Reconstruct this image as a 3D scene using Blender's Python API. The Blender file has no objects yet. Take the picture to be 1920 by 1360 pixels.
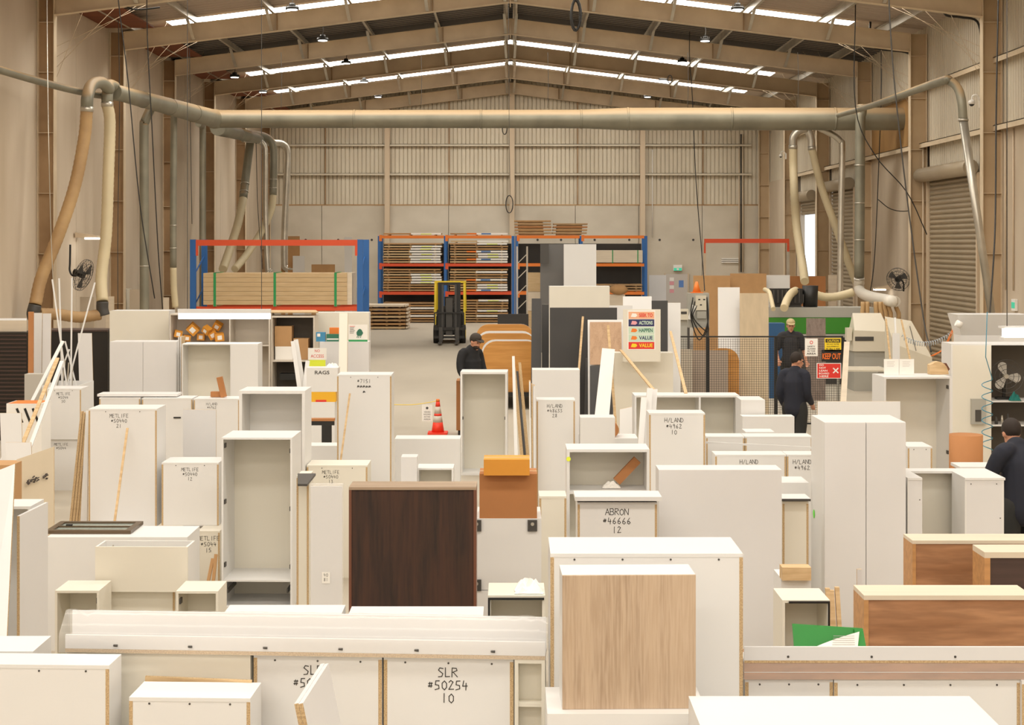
import bpy, math, random
from mathutils import Vector, Matrix
random.seed(7)
SC = bpy.context.scene
COL = SC.collection
F, VX, VY, H = 3000.0, 957.0, 457.0, 3.3      # lens (px), vanishing point, eye height
PI = math.pi

def P(px, py, s):
    return Vector(((px-VX)/s, F/s, H-(py-VY)/s))
def ZP(py, s): return H-(py-VY)/s

# ---------------------------------------------------------------- materials
MATS = {}
def mat(name, col, rough=.5, metal=0, emit=None, var=0, scale=(6,6,6), col2=None, bump=0, spec=.5, alpha=1, detail=4, lo=.35, hi=.65, dust=None, coord='Object', trans=0):
    if name in MATS: return MATS[name]
    m = bpy.data.materials.new(name); m.use_nodes = True
    nt = m.node_tree; b = nt.nodes['Principled BSDF']
    b.inputs['Base Color'].default_value = (*col, 1)
    b.inputs['Roughness'].default_value = rough
    b.inputs['Metallic'].default_value = metal
    b.inputs['Specular IOR Level'].default_value = spec
    if alpha < 1: b.inputs['Alpha'].default_value = alpha
    if trans: b.inputs['Transmission Weight'].default_value = trans
    if emit:
        b.inputs['Emission Color'].default_value = (*emit[0], 1)
        b.inputs['Emission Strength'].default_value = emit[1]
    out = None
    if col2 or var or bump:
        tc = nt.nodes.new('ShaderNodeTexCoord'); mp = nt.nodes.new('ShaderNodeMapping')
        mp.inputs['Scale'].default_value = scale
        nt.links.new(tc.outputs[coord], mp.inputs[0])
        nz = nt.nodes.new('ShaderNodeTexNoise'); nz.inputs['Scale'].default_value = 1
        nz.inputs['Detail'].default_value = detail
        nt.links.new(mp.outputs[0], nz.inputs['Vector'])
        if not col2:
            col2 = tuple(max(0, c*(1-var)) for c in col)
        cr = nt.nodes.new('ShaderNodeValToRGB')
        cr.color_ramp.elements[0].position = lo; cr.color_ramp.elements[0].color = (*col2, 1)
        cr.color_ramp.elements[1].position = hi; cr.color_ramp.elements[1].color = (*col, 1)
        nt.links.new(nz.outputs[0], cr.inputs[0]); out = cr.outputs[0]
        if bump:
            bp = nt.nodes.new('ShaderNodeBump'); bp.inputs['Strength'].default_value = bump
            bp.inputs['Distance'].default_value = .01
            nt.links.new(nz.outputs[0], bp.inputs['Height']); nt.links.new(bp.outputs[0], b.inputs['Normal'])
    if dust:
        g = nt.nodes.new('ShaderNodeNewGeometry'); sx = nt.nodes.new('ShaderNodeSeparateXYZ')
        nt.links.new(g.outputs['Normal'], sx.inputs[0])
        mr = nt.nodes.new('ShaderNodeMapRange'); mr.inputs[1].default_value = .25; mr.inputs[2].default_value = .55
        nt.links.new(sx.outputs[2], mr.inputs[0])
        mx = nt.nodes.new('ShaderNodeMix'); mx.data_type = 'RGBA'
        mx.inputs[7].default_value = (*dust, 1)
        if out: nt.links.new(out, mx.inputs[6])
        else: mx.inputs[6].default_value = (*col, 1)
        nt.links.new(mr.outputs[0], mx.inputs[0]); out = mx.outputs[2]
        iv = nt.nodes.new('ShaderNodeMath'); iv.operation = 'SUBTRACT'; iv.inputs[0].default_value = 1
        nt.links.new(mr.outputs[0], iv.inputs[1])
        ml = nt.nodes.new('ShaderNodeMath'); ml.operation = 'MULTIPLY'; ml.inputs[1].default_value = metal
        nt.links.new(iv.outputs[0], ml.inputs[0]); nt.links.new(ml.outputs[0], b.inputs['Metallic'])
    if out: nt.links.new(out, b.inputs['Base Color'])
    MATS[name] = m
    return m

def two(name, c1, c2, c3, scale, rough=.5, streak=2.0, coord='Object', fine=8.0):
    """wood: a broad band noise mixed with a fine streak noise"""
    m = bpy.data.materials.new(name); m.use_nodes = True; nt = m.node_tree; b = nt.nodes['Principled BSDF']
    b.inputs['Roughness'].default_value = rough
    tc = nt.nodes.new('ShaderNodeTexCoord')
    def nz(sc, det, dist=0):
        mp = nt.nodes.new('ShaderNodeMapping'); mp.inputs['Scale'].default_value = sc
        nt.links.new(tc.outputs[coord], mp.inputs[0])
        n = nt.nodes.new('ShaderNodeTexNoise'); n.inputs['Scale'].default_value = 1; n.inputs['Detail'].default_value = det
        n.inputs['Distortion'].default_value = dist
        nt.links.new(mp.outputs[0], n.inputs['Vector']); return n.outputs[0]
    a = nz(scale, 3, .6); f = nz(tuple(v*fine for v in scale), 3)
    r1 = nt.nodes.new('ShaderNodeValToRGB')
    r1.color_ramp.elements[0].position = .35; r1.color_ramp.elements[0].color = (*c2, 1)
    r1.color_ramp.elements[1].position = .6; r1.color_ramp.elements[1].color = (*c1, 1)
    nt.links.new(a, r1.inputs[0])
    r2 = nt.nodes.new('ShaderNodeValToRGB')
    r2.color_ramp.elements[0].position = .38; r2.color_ramp.elements[0].color = (1, 1, 1, 1)
    r2.color_ramp.elements[1].position = .62; r2.color_ramp.elements[1].color = (0, 0, 0, 1)
    nt.links.new(f, r2.inputs[0])
    mx = nt.nodes.new('ShaderNodeMix'); mx.data_type = 'RGBA'
    ml = nt.nodes.new('ShaderNodeMath'); ml.operation = 'MULTIPLY'; ml.inputs[1].default_value = .25*streak
    nt.links.new(r2.outputs[0], ml.inputs[0]); nt.links.new(ml.outputs[0], mx.inputs[0])
    nt.links.new(r1.outputs[0], mx.inputs[6]); mx.inputs[7].default_value = (*c3, 1)
    nt.links.new(mx.outputs[2], b.inputs['Base Color'])
    MATS[name] = m
    return m

WHITE = mat('white_melamine', (.735, .73, .72), .42, var=.03, scale=(.9, .9, .9))
COOL = mat('film_white_melamine', (.715, .71, .715), .35, var=.04, scale=(1.2, 1.2, 1.2))
CREAM = mat('cream_and_bounce_melamine', (.735, .70, .61), .45, var=.03, scale=(1, 1, 1))  # cream boards; inside open white cabinets it paints in the warm bounce
CHIP = mat('raw_particleboard', (.60, .44, .25), .85, col2=(.40, .27, .14), scale=(160, 160, 160), detail=2)
PLY = mat('raw_pine', (.66, .48, .27), .7, col2=(.52, .35, .18), scale=(4, 30, 30))
MDF = mat('mdf_board', (.62, .46, .27), .8, col2=(.55, .39, .21), scale=(2, 2, 30))
MDFE = mat('mdf_dark_edge', (.50, .33, .17), .8, col2=(.36, .22, .11), scale=(2, 2, 20))
OAK = two('light_oak_laminate', (.47, .345, .235), (.355, .25, .165), (.58, .45, .33), (14, 14, .7), .55)
WALNUT = two('dark_walnut_laminate', (.050, .020, .011), (.016, .009, .006), (.075, .030, .012), (9, 9, .7), .75, 1.2)
WALNE = mat('walnut_edge', (.15, .055, .028), .4)
WALTOP = mat('walnut_top_laminate', (.40, .30, .21), .4, col2=(.30, .21, .14), scale=(1.2, 30, 30))
CHEST = two('chestnut_laminate', (.46, .235, .115), (.33, .155, .07), (.17, .075, .035), (1.3, 10, 10), .5, 1.5, fine=3)
CHESE = mat('chestnut_edge', (.56, .29, .11), .5, var=.2, scale=(3, 30, 30))
BEECH = mat('pale_beech_tone', (.71, .615, .485), .5, var=.08, scale=(1, 14, 14))
DARKP = mat('dark_brown_panel', (.075, .042, .034), .45, col2=(.05, .028, .022), scale=(1, 20, 20))
BLACK = mat('black_plastic', (.012, .011, .010), .45)
BLACKP = mat('black_laminate_panel', (.020, .017, .015), .4, var=.2, scale=(2, 2, 2))
GREYP = mat('grey_laminate_panel', (.13, .125, .12), .5)
DGREY = mat('dark_grey', (.06, .055, .05), .5)
INK = mat('marker_ink', (.03, .025, .02), .7)
CARD = mat('cardboard', (.50, .29, .13), .85, var=.1, scale=(3, 3, 3))
CARDD = mat('brown_carton', (.43, .185, .065), .8, var=.06, scale=(3, 3, 3))
ORBOX = mat('orange_carton', (.72, .31, .035), .6, var=.08, scale=(5, 5, 5))
YEL = mat('yellow', (.85, .62, .02), .5)
LIME = mat('lime_yellow', (.75, .85, .05), .6)
GRN = mat('green_plastic', (.006, .22, .02), .35)
STRAP = mat('green_strap', (.02, .30, .09), .5)
MGRN = mat('machine_green', (.035, .22, .015), .5)
BLUE = mat('rack_blue', (.025, .13, .40), .5)
REDO = mat('rack_red_orange', (.70, .085, .025), .5)
ORA = mat('rack_orange', (.80, .21, .03), .5)
REDP = mat('sign_red', (.70, .035, .025), .5)
ORP = mat('sign_orange', (.85, .17, .015), .5)
ORL = two('orange_wood_table_laminate', (.62, .30, .075), (.52, .235, .05), (.40, .17, .035), (.8, 14, 14), .4, .8)
PAPER = mat('paper', (.86, .84, .80), .8)
STEELP = mat('painted_steel', (.72, .595, .43), .6, col2=(.63, .51, .36), scale=(1.5, 1.5, 1.5))
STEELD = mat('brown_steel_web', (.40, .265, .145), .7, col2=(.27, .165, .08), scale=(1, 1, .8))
POSTM = mat('beige_steel_post', (.62, .50, .36), .6)
GALV = mat('galvanised_steel', (.62, .58, .50), .38, metal=.75, var=.2, scale=(2, 2, 2))
DUCT = mat('dusty_galvanised_duct', (.29, .275, .21), .5, metal=.35, var=.25, scale=(1.2, 1.2, 1.2), dust=(.42, .30, .17))
HOSE = mat('cream_flexible_hose', (.66, .56, .36), .5, var=.12, scale=(1, 1, 1))
HOSED = mat('dust_stained_hose', (.52, .34, .16), .6, col2=(.36, .22, .10), scale=(1.2, 1.2, 1.2))
CORR = mat('wall_sheet_metal', (.70, .64, .52), .5, metal=.05, col2=(.60, .535, .42), scale=(.7, .7, .15))
SHUT = mat('roller_shutter_metal', (.40, .325, .225), .45, metal=.2, var=.1, scale=(1, 1, 1))
ROOFM = mat('roof_sheet', (.46, .38, .31), .7)
ROOFD = mat('dark_roof_strip', (.10, .09, .08), .8)
ROOFR = mat('red_oxide_roof_strip', (.24, .065, .018), .8, var=.4, scale=(.3, 6, 3))
CONCW = mat('wall_concrete', (.64, .545, .43), .9, col2=(.50, .405, .295), scale=(.8, .55, .16), detail=9, bump=.1, lo=.3, hi=.66)
CONCB = mat('back_wall_concrete', (.68, .62, .52), .9, col2=(.53, .475, .385), scale=(.45, .45, .6), detail=7, lo=.3, hi=.7)
CONCF = mat('floor_concrete', (.475, .425, .345), .6, col2=(.40, .355, .285), scale=(.35, .12, .35), detail=7)
STAIN = mat('stained_infill_panel', (.46, .27, .10), .8, col2=(.34, .19, .07), scale=(.8, .8, .4))
SKYL = mat('skylight_sheet', (.8, .8, .8), .5, emit=((1.0, .955, .87), 12.6))
LENS = mat('lamp_lens', (.9, .9, .9), .5, emit=((1, .97, .9), 9))
TUBEL = mat('fluorescent_tube', (.9, .9, .9), .5, emit=((1, .98, .93), 6))
SKIN = mat('skin', (.55, .27, .17), .55)
NAVY = mat('navy_cloth', (.012, .014, .026), .85, var=.3, scale=(4, 4, 4))
BLKC = mat('black_cloth', (.012, .012, .014), .85, var=.3, scale=(4, 4, 4))
CHARC = mat('charcoal_cloth', (.025, .025, .03), .85)
TROU = mat('dark_trousers', (.018, .018, .017), .9)
HAIR = mat('dark_hair', (.02, .012, .008), .8)
CAPB = mat('tan_cap_cloth', (.50, .40, .22), .85)
CAPK = mat('dark_cap_cloth', (.045, .035, .028), .85)
MACH = mat('machine_cream', (.66, .61, .50), .45)
MACHG = mat('machine_grey', (.38, .37, .33), .5)
FILM = mat('clear_wrap_film', (.95, .94, .92), .12, alpha=.22)
GLASS = mat('door_glass', (.55, .62, .56), .08, alpha=.45)
TEAL = mat('teal_air_hose', (.02, .20, .30), .4)
CRATE = mat('black_crate', (.018, .013, .008), .6)
MESHB = mat('black_mesh_wire', (.02, .018, .015), .5)
OUTW = mat('outside_wall_paint', (.8, .82, .85), .8)
RUBB = mat('tyre_rubber', (.02, .018, .015), .8)
CONE = mat('cone_red', (.85, .05, .02), .5)
SILV = mat('reflective_silver', (.62, .58, .50), .4)
TAPE = mat('clear_brown_tape', (.62, .40, .2), .3)
PINK = mat('pink_print', (.75, .35, .4), .6)
CREAMP = mat('print_salmon', (.80, .42, .26), .6)
NAVP = mat('print_navy', (.03, .035, .12), .6)
SAGE = mat('print_pale_green', (.55, .70, .58), .6)
DGP = mat('print_dark_green', (.03, .16, .10), .6)

# ---------------------------------------------------------------- mesh collector
class MB:
    def __init__(s): s.v = []; s.f = []; s.m = []; s.sm = []
    def add(s, vs, fs, mi=0, smooth=False):
        o = len(s.v); s.v += [tuple(v) for v in vs]
        for k, f in enumerate(fs):
            s.f.append([o+i for i in f]); s.m.append(mi[k] if isinstance(mi, (list, tuple)) else mi); s.sm.append(smooth)
        return s
    def hexa(s, p, mi=0):   # p: 4 bottom (ccw from above) + 4 top ; faces: bottom, top, -y, +x, +y, -x
        return s.add(p, [(3, 2, 1, 0), (4, 5, 6, 7), (0, 1, 5, 4), (1, 2, 6, 5), (2, 3, 7, 6), (3, 0, 4, 7)], mi)
    def box(s, x0, x1, y0, y1, z0, z1, mi=0):
        return s.hexa([(x0, y0, z0), (x1, y0, z0), (x1, y1, z0), (x0, y1, z0), (x0, y0, z1), (x1, y0, z1), (x1, y1, z1), (x0, y1, z1)], mi)
    def bar(s, a, b, w, t, mi=0, ref=(1, 0, 0)):
        a = Vector(a); b = Vector(b); d = (b-a).normalized(); r = Vector(ref)
        if abs(d.dot(r)) > .95: r = Vector((0, 1, 0))
        r = (r-d*d.dot(r)).normalized(); q = d.cross(r)
        c = [(-1, -1), (1, -1), (1, 1), (-1, 1)]
        return s.hexa([a+r*(w/2*i)+q*(t/2*j) for i, j in c]+[b+r*(w/2*i)+q*(t/2*j) for i, j in c], mi)
    def cyl(s, a, b, r0, r1=None, n=14, mi=0, caps=True, smooth=True):
        r1 = r0 if r1 is None else r1
        a = Vector(a); b = Vector(b); d = (b-a).normalized()
        u = d.orthogonal().normalized(); w = d.cross(u)
        vs = []
        for c, r in ((a, r0), (b, r1)):
            for k in range(n):
                an = 2*PI*k/n; vs.append(c+u*(r*math.cos(an))+w*(r*math.sin(an)))
        s.add(vs, [(k, (k+1) % n, n+(k+1) % n, n+k) for k in range(n)], mi, smooth)
        if caps:
            o = len(s.v)-2*n
            s.f.append([o+k for k in reversed(range(n))]); s.m.append(mi); s.sm.append(False)
            s.f.append([o+n+k for k in range(n)]); s.m.append(mi); s.sm.append(False)
        return s
    def tube(s, pts, r, n=12, mi=0, sub=6, rib=0, pitch=.05):
        pts = [Vector(p) for p in pts]
        rs = r if isinstance(r, (list, tuple)) else [r]*len(pts)
        pp = [pts[0]*2-pts[1]]+pts+[pts[-1]*2-pts[-2]]; path = []; rad = []
        for i in range(1, len(pp)-2):
            a, b, c, d = pp[i-1:i+3]
            ns = sub
            if rib: ns = max(2, int((c-b).length/pitch))
            for k in range(ns):
                t = k/ns
                path.append(.5*((2*b)+(c-a)*t+(2*a-5*b+4*c-d)*t*t+(3*b-a-3*c+d)*t**3)); rad.append(rs[i-1]*(1-t)+rs[i]*t)
        path.append(pts[-1]); rad.append(rs[-1])
        u = (path[1]-path[0]).orthogonal().normalized(); vs = []
        L = len(path)
        for k, p in enumerate(path):
            d = (path[min(k+1, L-1)]-path[max(k-1, 0)]).normalized()
            u = (u-d*u.dot(d)).normalized(); w = d.cross(u)
            rr = rad[k]*(1+(rib if k % 2 else 0))
            for j in range(n):
                an = 2*PI*j/n; vs.append(p+u*(rr*math.cos(an))+w*(rr*math.sin(an)))
        fs = [(k*n+j, k*n+(j+1) % n, (k+1)*n+(j+1) % n, (k+1)*n+j) for k in range(L-1) for j in range(n)]
        s.add(vs, fs, mi, True)
        o = len(s.v)-L*n
        s.f.append([o+k for k in reversed(range(n))]); s.m.append(mi); s.sm.append(False)
        s.f.append([o+(L-1)*n+k for k in range(n)]); s.m.append(mi); s.sm.append(False)
        return s
    def sph(s, c, r, n=14, m=8, mi=0, sc=(1, 1, 1)):
        c = Vector(c); vs = [c+Vector((0, 0, -r*sc[2]))]
        for i in range(1, m):
            a = -PI/2+PI*i/m
            for k in range(n):
                vs.append(c+Vector((r*sc[0]*math.cos(a)*math.cos(2*PI*k/n), r*sc[1]*math.cos(a)*math.sin(2*PI*k/n), r*sc[2]*math.sin(a))))
        vs.append(c+Vector((0, 0, r*sc[2])))
        fs = [(0, 1+(k+1) % n, 1+k) for k in range(n)]
        for i in range(m-2):
            o = 1+i*n
            fs += [(o+k, o+(k+1) % n, o+n+(k+1) % n, o+n+k) for k in range(n)]
        o = 1+(m-2)*n; e = len(vs)-1
        fs += [(o+k, o+(k+1) % n, e) for k in range(n)]
        return s.add(vs, fs, mi, True)
    def prism(s, pts, y0, y1, mi=0):   # polygon in xz (ccw seen from -y), extruded along y
        n = len(pts)
        vs = [(x, y0, z) for x, z in pts]+[(x, y1, z) for x, z in pts]
        return s.add(vs, [tuple(range(n)), tuple(reversed(range(n, 2*n)))]+[(k, n+k, n+(k+1) % n, (k+1) % n) for k in range(n)], mi)
    def build(s, name, mats, parent=None, loc=None):
        me = bpy.data.meshes.new(name); me.from_pydata(s.v, [], s.f)
        mats = mats if isinstance(mats, (list, tuple)) else [mats]
        for m in mats: me.materials.append(m)
        me.polygons.foreach_set('material_index', s.m); me.polygons.foreach_set('use_smooth', s.sm)
        me.update()
        o = bpy.data.objects.new(name, me); COL.objects.link(o)
        if parent: o.parent = parent
        if loc is not None: o.location = loc
        return o

def tag(o, label, cat, group=None, kind=None):
    if label: o['label'] = label
    if cat: o['category'] = cat
    if group: o['group'] = group
    if kind: o['kind'] = kind
    return o
LABELS = {}
def thing(name, label, cat, loc=(0, 0, 0), rz=0, group=None):
    o = bpy.data.objects.new(name, None); COL.objects.link(o)
    o.location = loc; o.rotation_euler = (0, 0, rz); o.empty_display_size = .1
    return tag(o, label, cat, group)
NST = {'trim': 0}
def struct(name, mb, m):
    if name == 'trim': NST['trim'] += 1; name = 'trim_%d' % NST['trim']
    o = mb.build(name, m); o['kind'] = 'structure'; return o
def dup(root, loc, rz=None, label=None, group=None):
    r = root.copy(); COL.objects.link(r); r.location = loc
    if rz is not None: r.rotation_euler = (0, 0, rz)
    if label: r['label'] = label
    if group: r['group'] = group
    for ch in [o for o in COL.objects if o.parent == root]:
        c = ch.copy(); COL.objects.link(c); c.parent = r
        for g in [o for o in COL.objects if o.parent == ch]:
            d = g.copy(); COL.objects.link(d); d.parent = c
    return r
def solo(name, label, cat, mb, m, group=None, kind=None, loc=None):
    return tag(mb.build(name, m, None, loc), label, cat, group, kind)

# ---------------------------------------------------------------- printed text
def ptext(parent, txt, x, z, w, h, m, y=-.002, name='lettering', rot=None, bold=0):
    cu = bpy.data.curves.new('t', 'FONT'); cu.body = txt; cu.size = 1; cu.offset = bold; cu.resolution_u = 3
    ob = bpy.data.objects.new('t', cu); COL.objects.link(ob)
    bpy.context.view_layer.update()
    me = bpy.data.meshes.new_from_object(ob.evaluated_get(bpy.context.evaluated_depsgraph_get()))
    bpy.data.objects.remove(ob)
    xs = [v.co.x for v in me.vertices]; ys = [v.co.y for v in me.vertices]
    x0, x1, y0, y1 = min(xs), max(xs), min(ys), max(ys)
    for v in me.vertices:
        v.co = Vector((x+((v.co.x-x0)/(x1-x0)-.5)*w, y, z+((v.co.y-y0)/(y1-y0)-.5)*h))
    me.materials.clear(); me.materials.append(m)
    o = bpy.data.objects.new(name, me); COL.objects.link(o)
    if parent: o.parent = parent
    return o

# ---------------------------------------------------------------- handwritten strokes
G = {'A': [[(0, 0), (2, 6), (4, 0)], [(.8, 2.2), (3.2, 2.2)]], 'B': [[(0, 0), (0, 6), (2.6, 6), (3.4, 4.8), (2.6, 3.3), (0, 3.2)], [(2.4, 3.3), (3.8, 1.7), (2.8, 0), (0, 0)]],
     'R': [[(0, 0), (0.2, 6), (3, 5.8), (3.5, 4.4), (.3, 3)], [(1, 3), (3.7, 0)]], 'O': [[(2, 0), (.3, 1.4), (.2, 4.4), (2, 6), (3.7, 4.4), (3.7, 1.6), (2, 0)]],
     'N': [[(0, 0), (.2, 6), (3.6, .2), (3.9, 6)]], 'S': [[(3.4, 5.6), (1.2, 6), (.3, 4.5), (3.2, 2.2), (2.6, .3), (0.2, 0)]], 'L': [[(.3, 6), (.3, 0), (3.2, .2)]],
     'M': [[(0, 0), (.5, 6), (2, 2.4), (3.6, 6), (4, 0)]], 'E': [[(3.2, 6), (.3, 5.8), (.3, 0), (3.3, .1)], [(.3, 3), (2.7, 3.1)]], 'T': [[(0, 5.9), (3.8, 6)], [(1.9, 6), (2, 0)]],
     'I': [[(2, 6), (2, 0)]], 'F': [[(3.2, 6), (.3, 5.9), (.3, 0)], [(.3, 3), (2.6, 3.1)]], 'H': [[(.2, 6), (.2, 0)], [(3.6, 6), (3.7, 0)], [(.2, 3), (3.6, 3.1)]],
     'D': [[(.2, 6), (.3, 0), (2.6, .4), (3.6, 3), (2.4, 5.6), (0, 6)]], '/': [[(.4, -.3), (3.2, 6.3)]], '#': [[(1, 1.6), (1.5, 4.8)], [(2.2, 1.6), (2.7, 4.8)], [(.4, 2.5), (3, 2.6)], [(.6, 3.8), (3.2, 3.9)]],
     '0': [[(2, 0), (.5, 1.4), (.4, 4.4), (2, 6), (3.4, 4.4), (3.4, 1.6), (2, 0)]], '1': [[(1.8, 6), (1.7, 0)]], '2': [[(.4, 4.8), (1.6, 6), (3.1, 5), (.3, 0), (3.5, .2)]],
     '3': [[(.4, 5.6), (2.8, 5.6), (1.4, 3.4), (3.2, 1.8), (1.8, 0), (.2, .5)]], '4': [[(1, 6), (.3, 2.4), (3.4, 2.6)], [(2.6, 4.6), (2.4, 0)]], '5': [[(3.2, 6), (.8, 5.9), (.5, 3.4), (2.8, 3), (3, .8), (.3, 0)]],
     '6': [[(2.6, 6), (.6, 3), (.6, .8), (2, 0), (3.2, 1.4), (2, 2.9), (.6, 2)]], '7': [[(.3, 6), (3.4, 5.9), (1.4, 0)]], '8': [[(2, 3.2), (.7, 4.6), (2, 6), (3.1, 4.7), (.5, 1.2), (2, 0), (3.2, 1.4), (2, 3.2)]], '9': [[(3, 4), (1.2, 3.4), (.8, 5), (2, 6), (3.1, 4.8), (2.6, 0)]],
     '~': [[(0, 1), (.8, 4), (1.2, 1), (2, 4.5), (2.4, 1.5), (3.2, 3.6), (4, 1.4)]], ' ': [], 'C': [[(3.4, 5.4), (1.4, 5.9), (.3, 3.4), (1.2, .3), (3.4, .4)]], 'K': [[(.2, 6), (.2, 0)], [(3.4, 6), (.3, 2.8), (3.6, 0)]]}
def scrawl(parent, lines, cx, ztop, h, y=-.0015, th=None, lead=1.45, name='marker_writing', rough=.25):
    mb = MB(); th = th or h*.1; rnd = random.Random(hash(lines[0]) % 97 if 0 else len(lines[0]))
    for li, ln in enumerate(lines):
        adv = h*.78; x0 = cx-adv*len(ln)/2; zb = ztop-h-li*h*lead
        for ci, ch in enumerate(ln):
            for st in G[ch]:
                k = h/6; jit = rnd.uniform(-rough, rough)
                pts = [Vector((x0+ci*adv+px*k, 0, zb+(py+jit)*k)) for px, py in st]
                for a, b in zip(pts[:-1], pts[1:]):
                    d = (b-a).normalized(); q = Vector((-d.z, 0, d.x))*th/2; a2 = a-d*th*.4; b2 = b+d*th*.4
                    mb.add([(a2-q)+Vector((0, y, 0)), (b2-q)+Vector((0, y, 0)), (b2+q)+Vector((0, y, 0)), (a2+q)+Vector((0, y, 0))], [(0, 1, 2, 3)])
    return mb.build(name, INK, parent)

# ---------------------------------------------------------------- cabinets
SCREW = None
def screws(parent, xs, z, y=-.001, r=.006):
    global SCREW
    if SCREW is None:
        m = MB(); m.cyl((0, .002, 0), (0, -.001, 0), .005, n=8); SCREW = m.build('screw', DGREY, parent); SCREW.location = (xs[0], y, z); xs = xs[1:]
    for x in xs:
        c = SCREW.copy(); COL.objects.link(c); c.parent = parent; c.location = (x, y, z)

def cab(xL, xR, y, z, d, style, label, z0=0, yaw=0, name='cabinet', cat='cabinet', scr=0, text=None, th=.045, split=None, shelves=(), hinges=None, m=None, t=.017, edge=None, top=None, group=None, raw=True, inset=0, btext=None, mid=None, tx=0, topover=0, bk=None):
    """a box-shaped cupboard standing at its own distance. style: back / open / doors / plain"""
    s = (y-VY)/(H-z); w = (xR-xL)/s; h = z-z0
    m = m or WHITE; edge = edge or CHIP; top = top or m; bk = bk or m
    r = thing(name, label, cat, (((xL+xR)/2-VX)/s, F/s, z0), math.radians(yaw), group)
    x0, x1 = -w/2, w/2
    em = 1 if raw else 0
    e6 = [0, 0, em, 0, 0, 0]
    for a, b in ((x0, x0+t), (x1-t, x1)):
        mb = MB(); mb.box(a, b, 0, d, 0, h-t, e6 if style == 'back' else [0]*6); mb.build('side_panel', [m, edge], r)
    mb = MB(); mb.box(x0-topover, x1+topover, -topover, d, h-t, h, [0]*6); mb.build('top_panel', [top, edge], r)
    if style == 'back':
        mb = MB(); mb.box(x0+t, x1-t, .0015+inset, .018+inset, 0, h-t); mb.build('back_panel', bk, r)
    elif style == 'plain':
        mb = MB(); mb.box(x0, x1, -t, -.0005, 0, h); mb.build('front_panel', bk, r)
        mb = MB(); mb.box(x0+t, x1-t, d-.016, d, 0, h-t); mb.build('back_panel', m, r)
    elif style == 'doors':
        g = .0025; sp = [x0]+[x0+w*q for q in (split or [.5])]+[x1]
        for a, b in zip(sp[:-1], sp[1:]):
            mb = MB(); mb.box(a+g, b-g, -t, -.001, .002, h-.003); mb.build('door', bk, r)
        mb = MB(); mb.box(x0+t, x1-t, d-.016, d, 0, h-t); mb.build('back_panel', m, r)
    elif style == 'open':
        mb = MB(); mb.box(x0+t, x1-t, d-.012, d, 0, h-t); mb.build('back_panel', bk, r)
        mb = MB(); mb.box(x0+t, x1-t, 0, d-.012, .0, t); mb.build('bottom_panel', m, r)
        for q in shelves:
            mb = MB(); mb.box(x0+t, x1-t, .01, d-.012, h*q, h*q+t); mb.build('shelf', m, r)
        for q in (mid or ()):
            mb = MB(); mb.box(x0+w*q-t/2, x0+w*q+t/2, .0, d-.012, t, h-t); mb.build('divider', m, r)
        for side, q in (hinges or ()):
            xx = x0+t if side < 0 else x1-t
            mb = MB(); mb.box(min(xx, xx-side*.012), max(xx, xx-side*.012), .03, .09, h*q-.02, h*q+.02)
            mb.build('hinge_plate', DGREY, r)
    if style == 'back' and h > .3:
        mb = MB(); mb.box(x0+t, x1-t, .02+inset, d, .0, t); mb.build('bottom_panel', m, r)
    if scr:
        yy = -.001 if style == 'back' else -t-.0005
        screws(r, [x0+w*(k+.5)/scr for k in range(scr)], h-.028, y=yy+.0015)
    if text: scrawl(r, text, tx*w, h-.05, th, y=(-t-.002 if style in ('plain', 'doors') else 0))
    if topover or style == 'open' and raw == 'b':
        pass
    return r

def slab(label, pts, t, m=None, edge=None, name='panel', cat='panel', group=None, out=(0, 1, 0), edges=(1, 1, 1, 1), parent=None, text=None):
    """flat board from four world points (bl, br, tr, tl), thickened away from the viewer"""
    p = [Vector(q) for q in pts]; n = Vector(out).normalized()*t
    c = (p[0]+p[1])/2
    q = [v-c for v in p]
    mb = MB()
    vs = q+[v+n for v in q]
    mb.add(vs, [(0, 1, 2, 3), (7, 6, 5, 4), (0, 4, 5, 1), (1, 5, 6, 2), (2, 6, 7, 3), (3, 7, 4, 0)], [0, 0]+[1 if e else 0 for e in (edges[0], edges[1], edges[2], edges[3])])
    o = mb.build(name, [m or WHITE, edge or CHIP], parent, c if not parent else c)
    if not parent: tag(o, label, cat, group)
    return o
def slabp(label, pts, t, **k):
    return slab(label, [P(*q) for q in pts], t, **k)
def fslab(label, xb0, xb1, sb, xt0, xt1, yt, st, t=.018, zb=0, **k):
    """board whose foot stands at depth sb on height zb, its top edge at (xt, yt) at depth st"""
    yb = VY+(H-zb)*sb
    return slabp(label, [(xb0, yb, sb), (xb1, yb, sb), (xt1, yt, st), (xt0, yt, st)], t, **k)
def stick(label, a, b, w, t, m=None, name='timber_batten', cat='batten', group=None):
    A, B = P(*a), P(*b); c = A.copy()
    mb = MB(); mb.bar(A-c, B-c, w, t); return tag(mb.build(name, m or PLY, None, c), label, cat, group)
def lstick(label, x1, y1, x2, y2, sb, st, w, t, zb=0.0, **k):
    yb = VY+(H-zb)*sb; xb = x1+(x1-x2)*(yb-y1)/(y1-y2)
    return stick(label, (xb, yb-.02*sb*0, sb), (x2, y2, st), w, t, **k)
def adopt(o, parent):
    """make a thing built on its own into a part of parent"""
    M = Matrix.Translation(parent.location) @ Matrix.Rotation(parent.rotation_euler[2], 4, 'Z')
    p = M.inverted() @ Vector(o.location); o.rotation_euler = (o.rotation_euler[0], o.rotation_euler[1], o.rotation_euler[2]-parent.rotation_euler[2])
    o.parent = parent; o.location = p
    for k_ in ('label', 'category', 'group'):
        if k_ in o: del o[k_]
    return o
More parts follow.
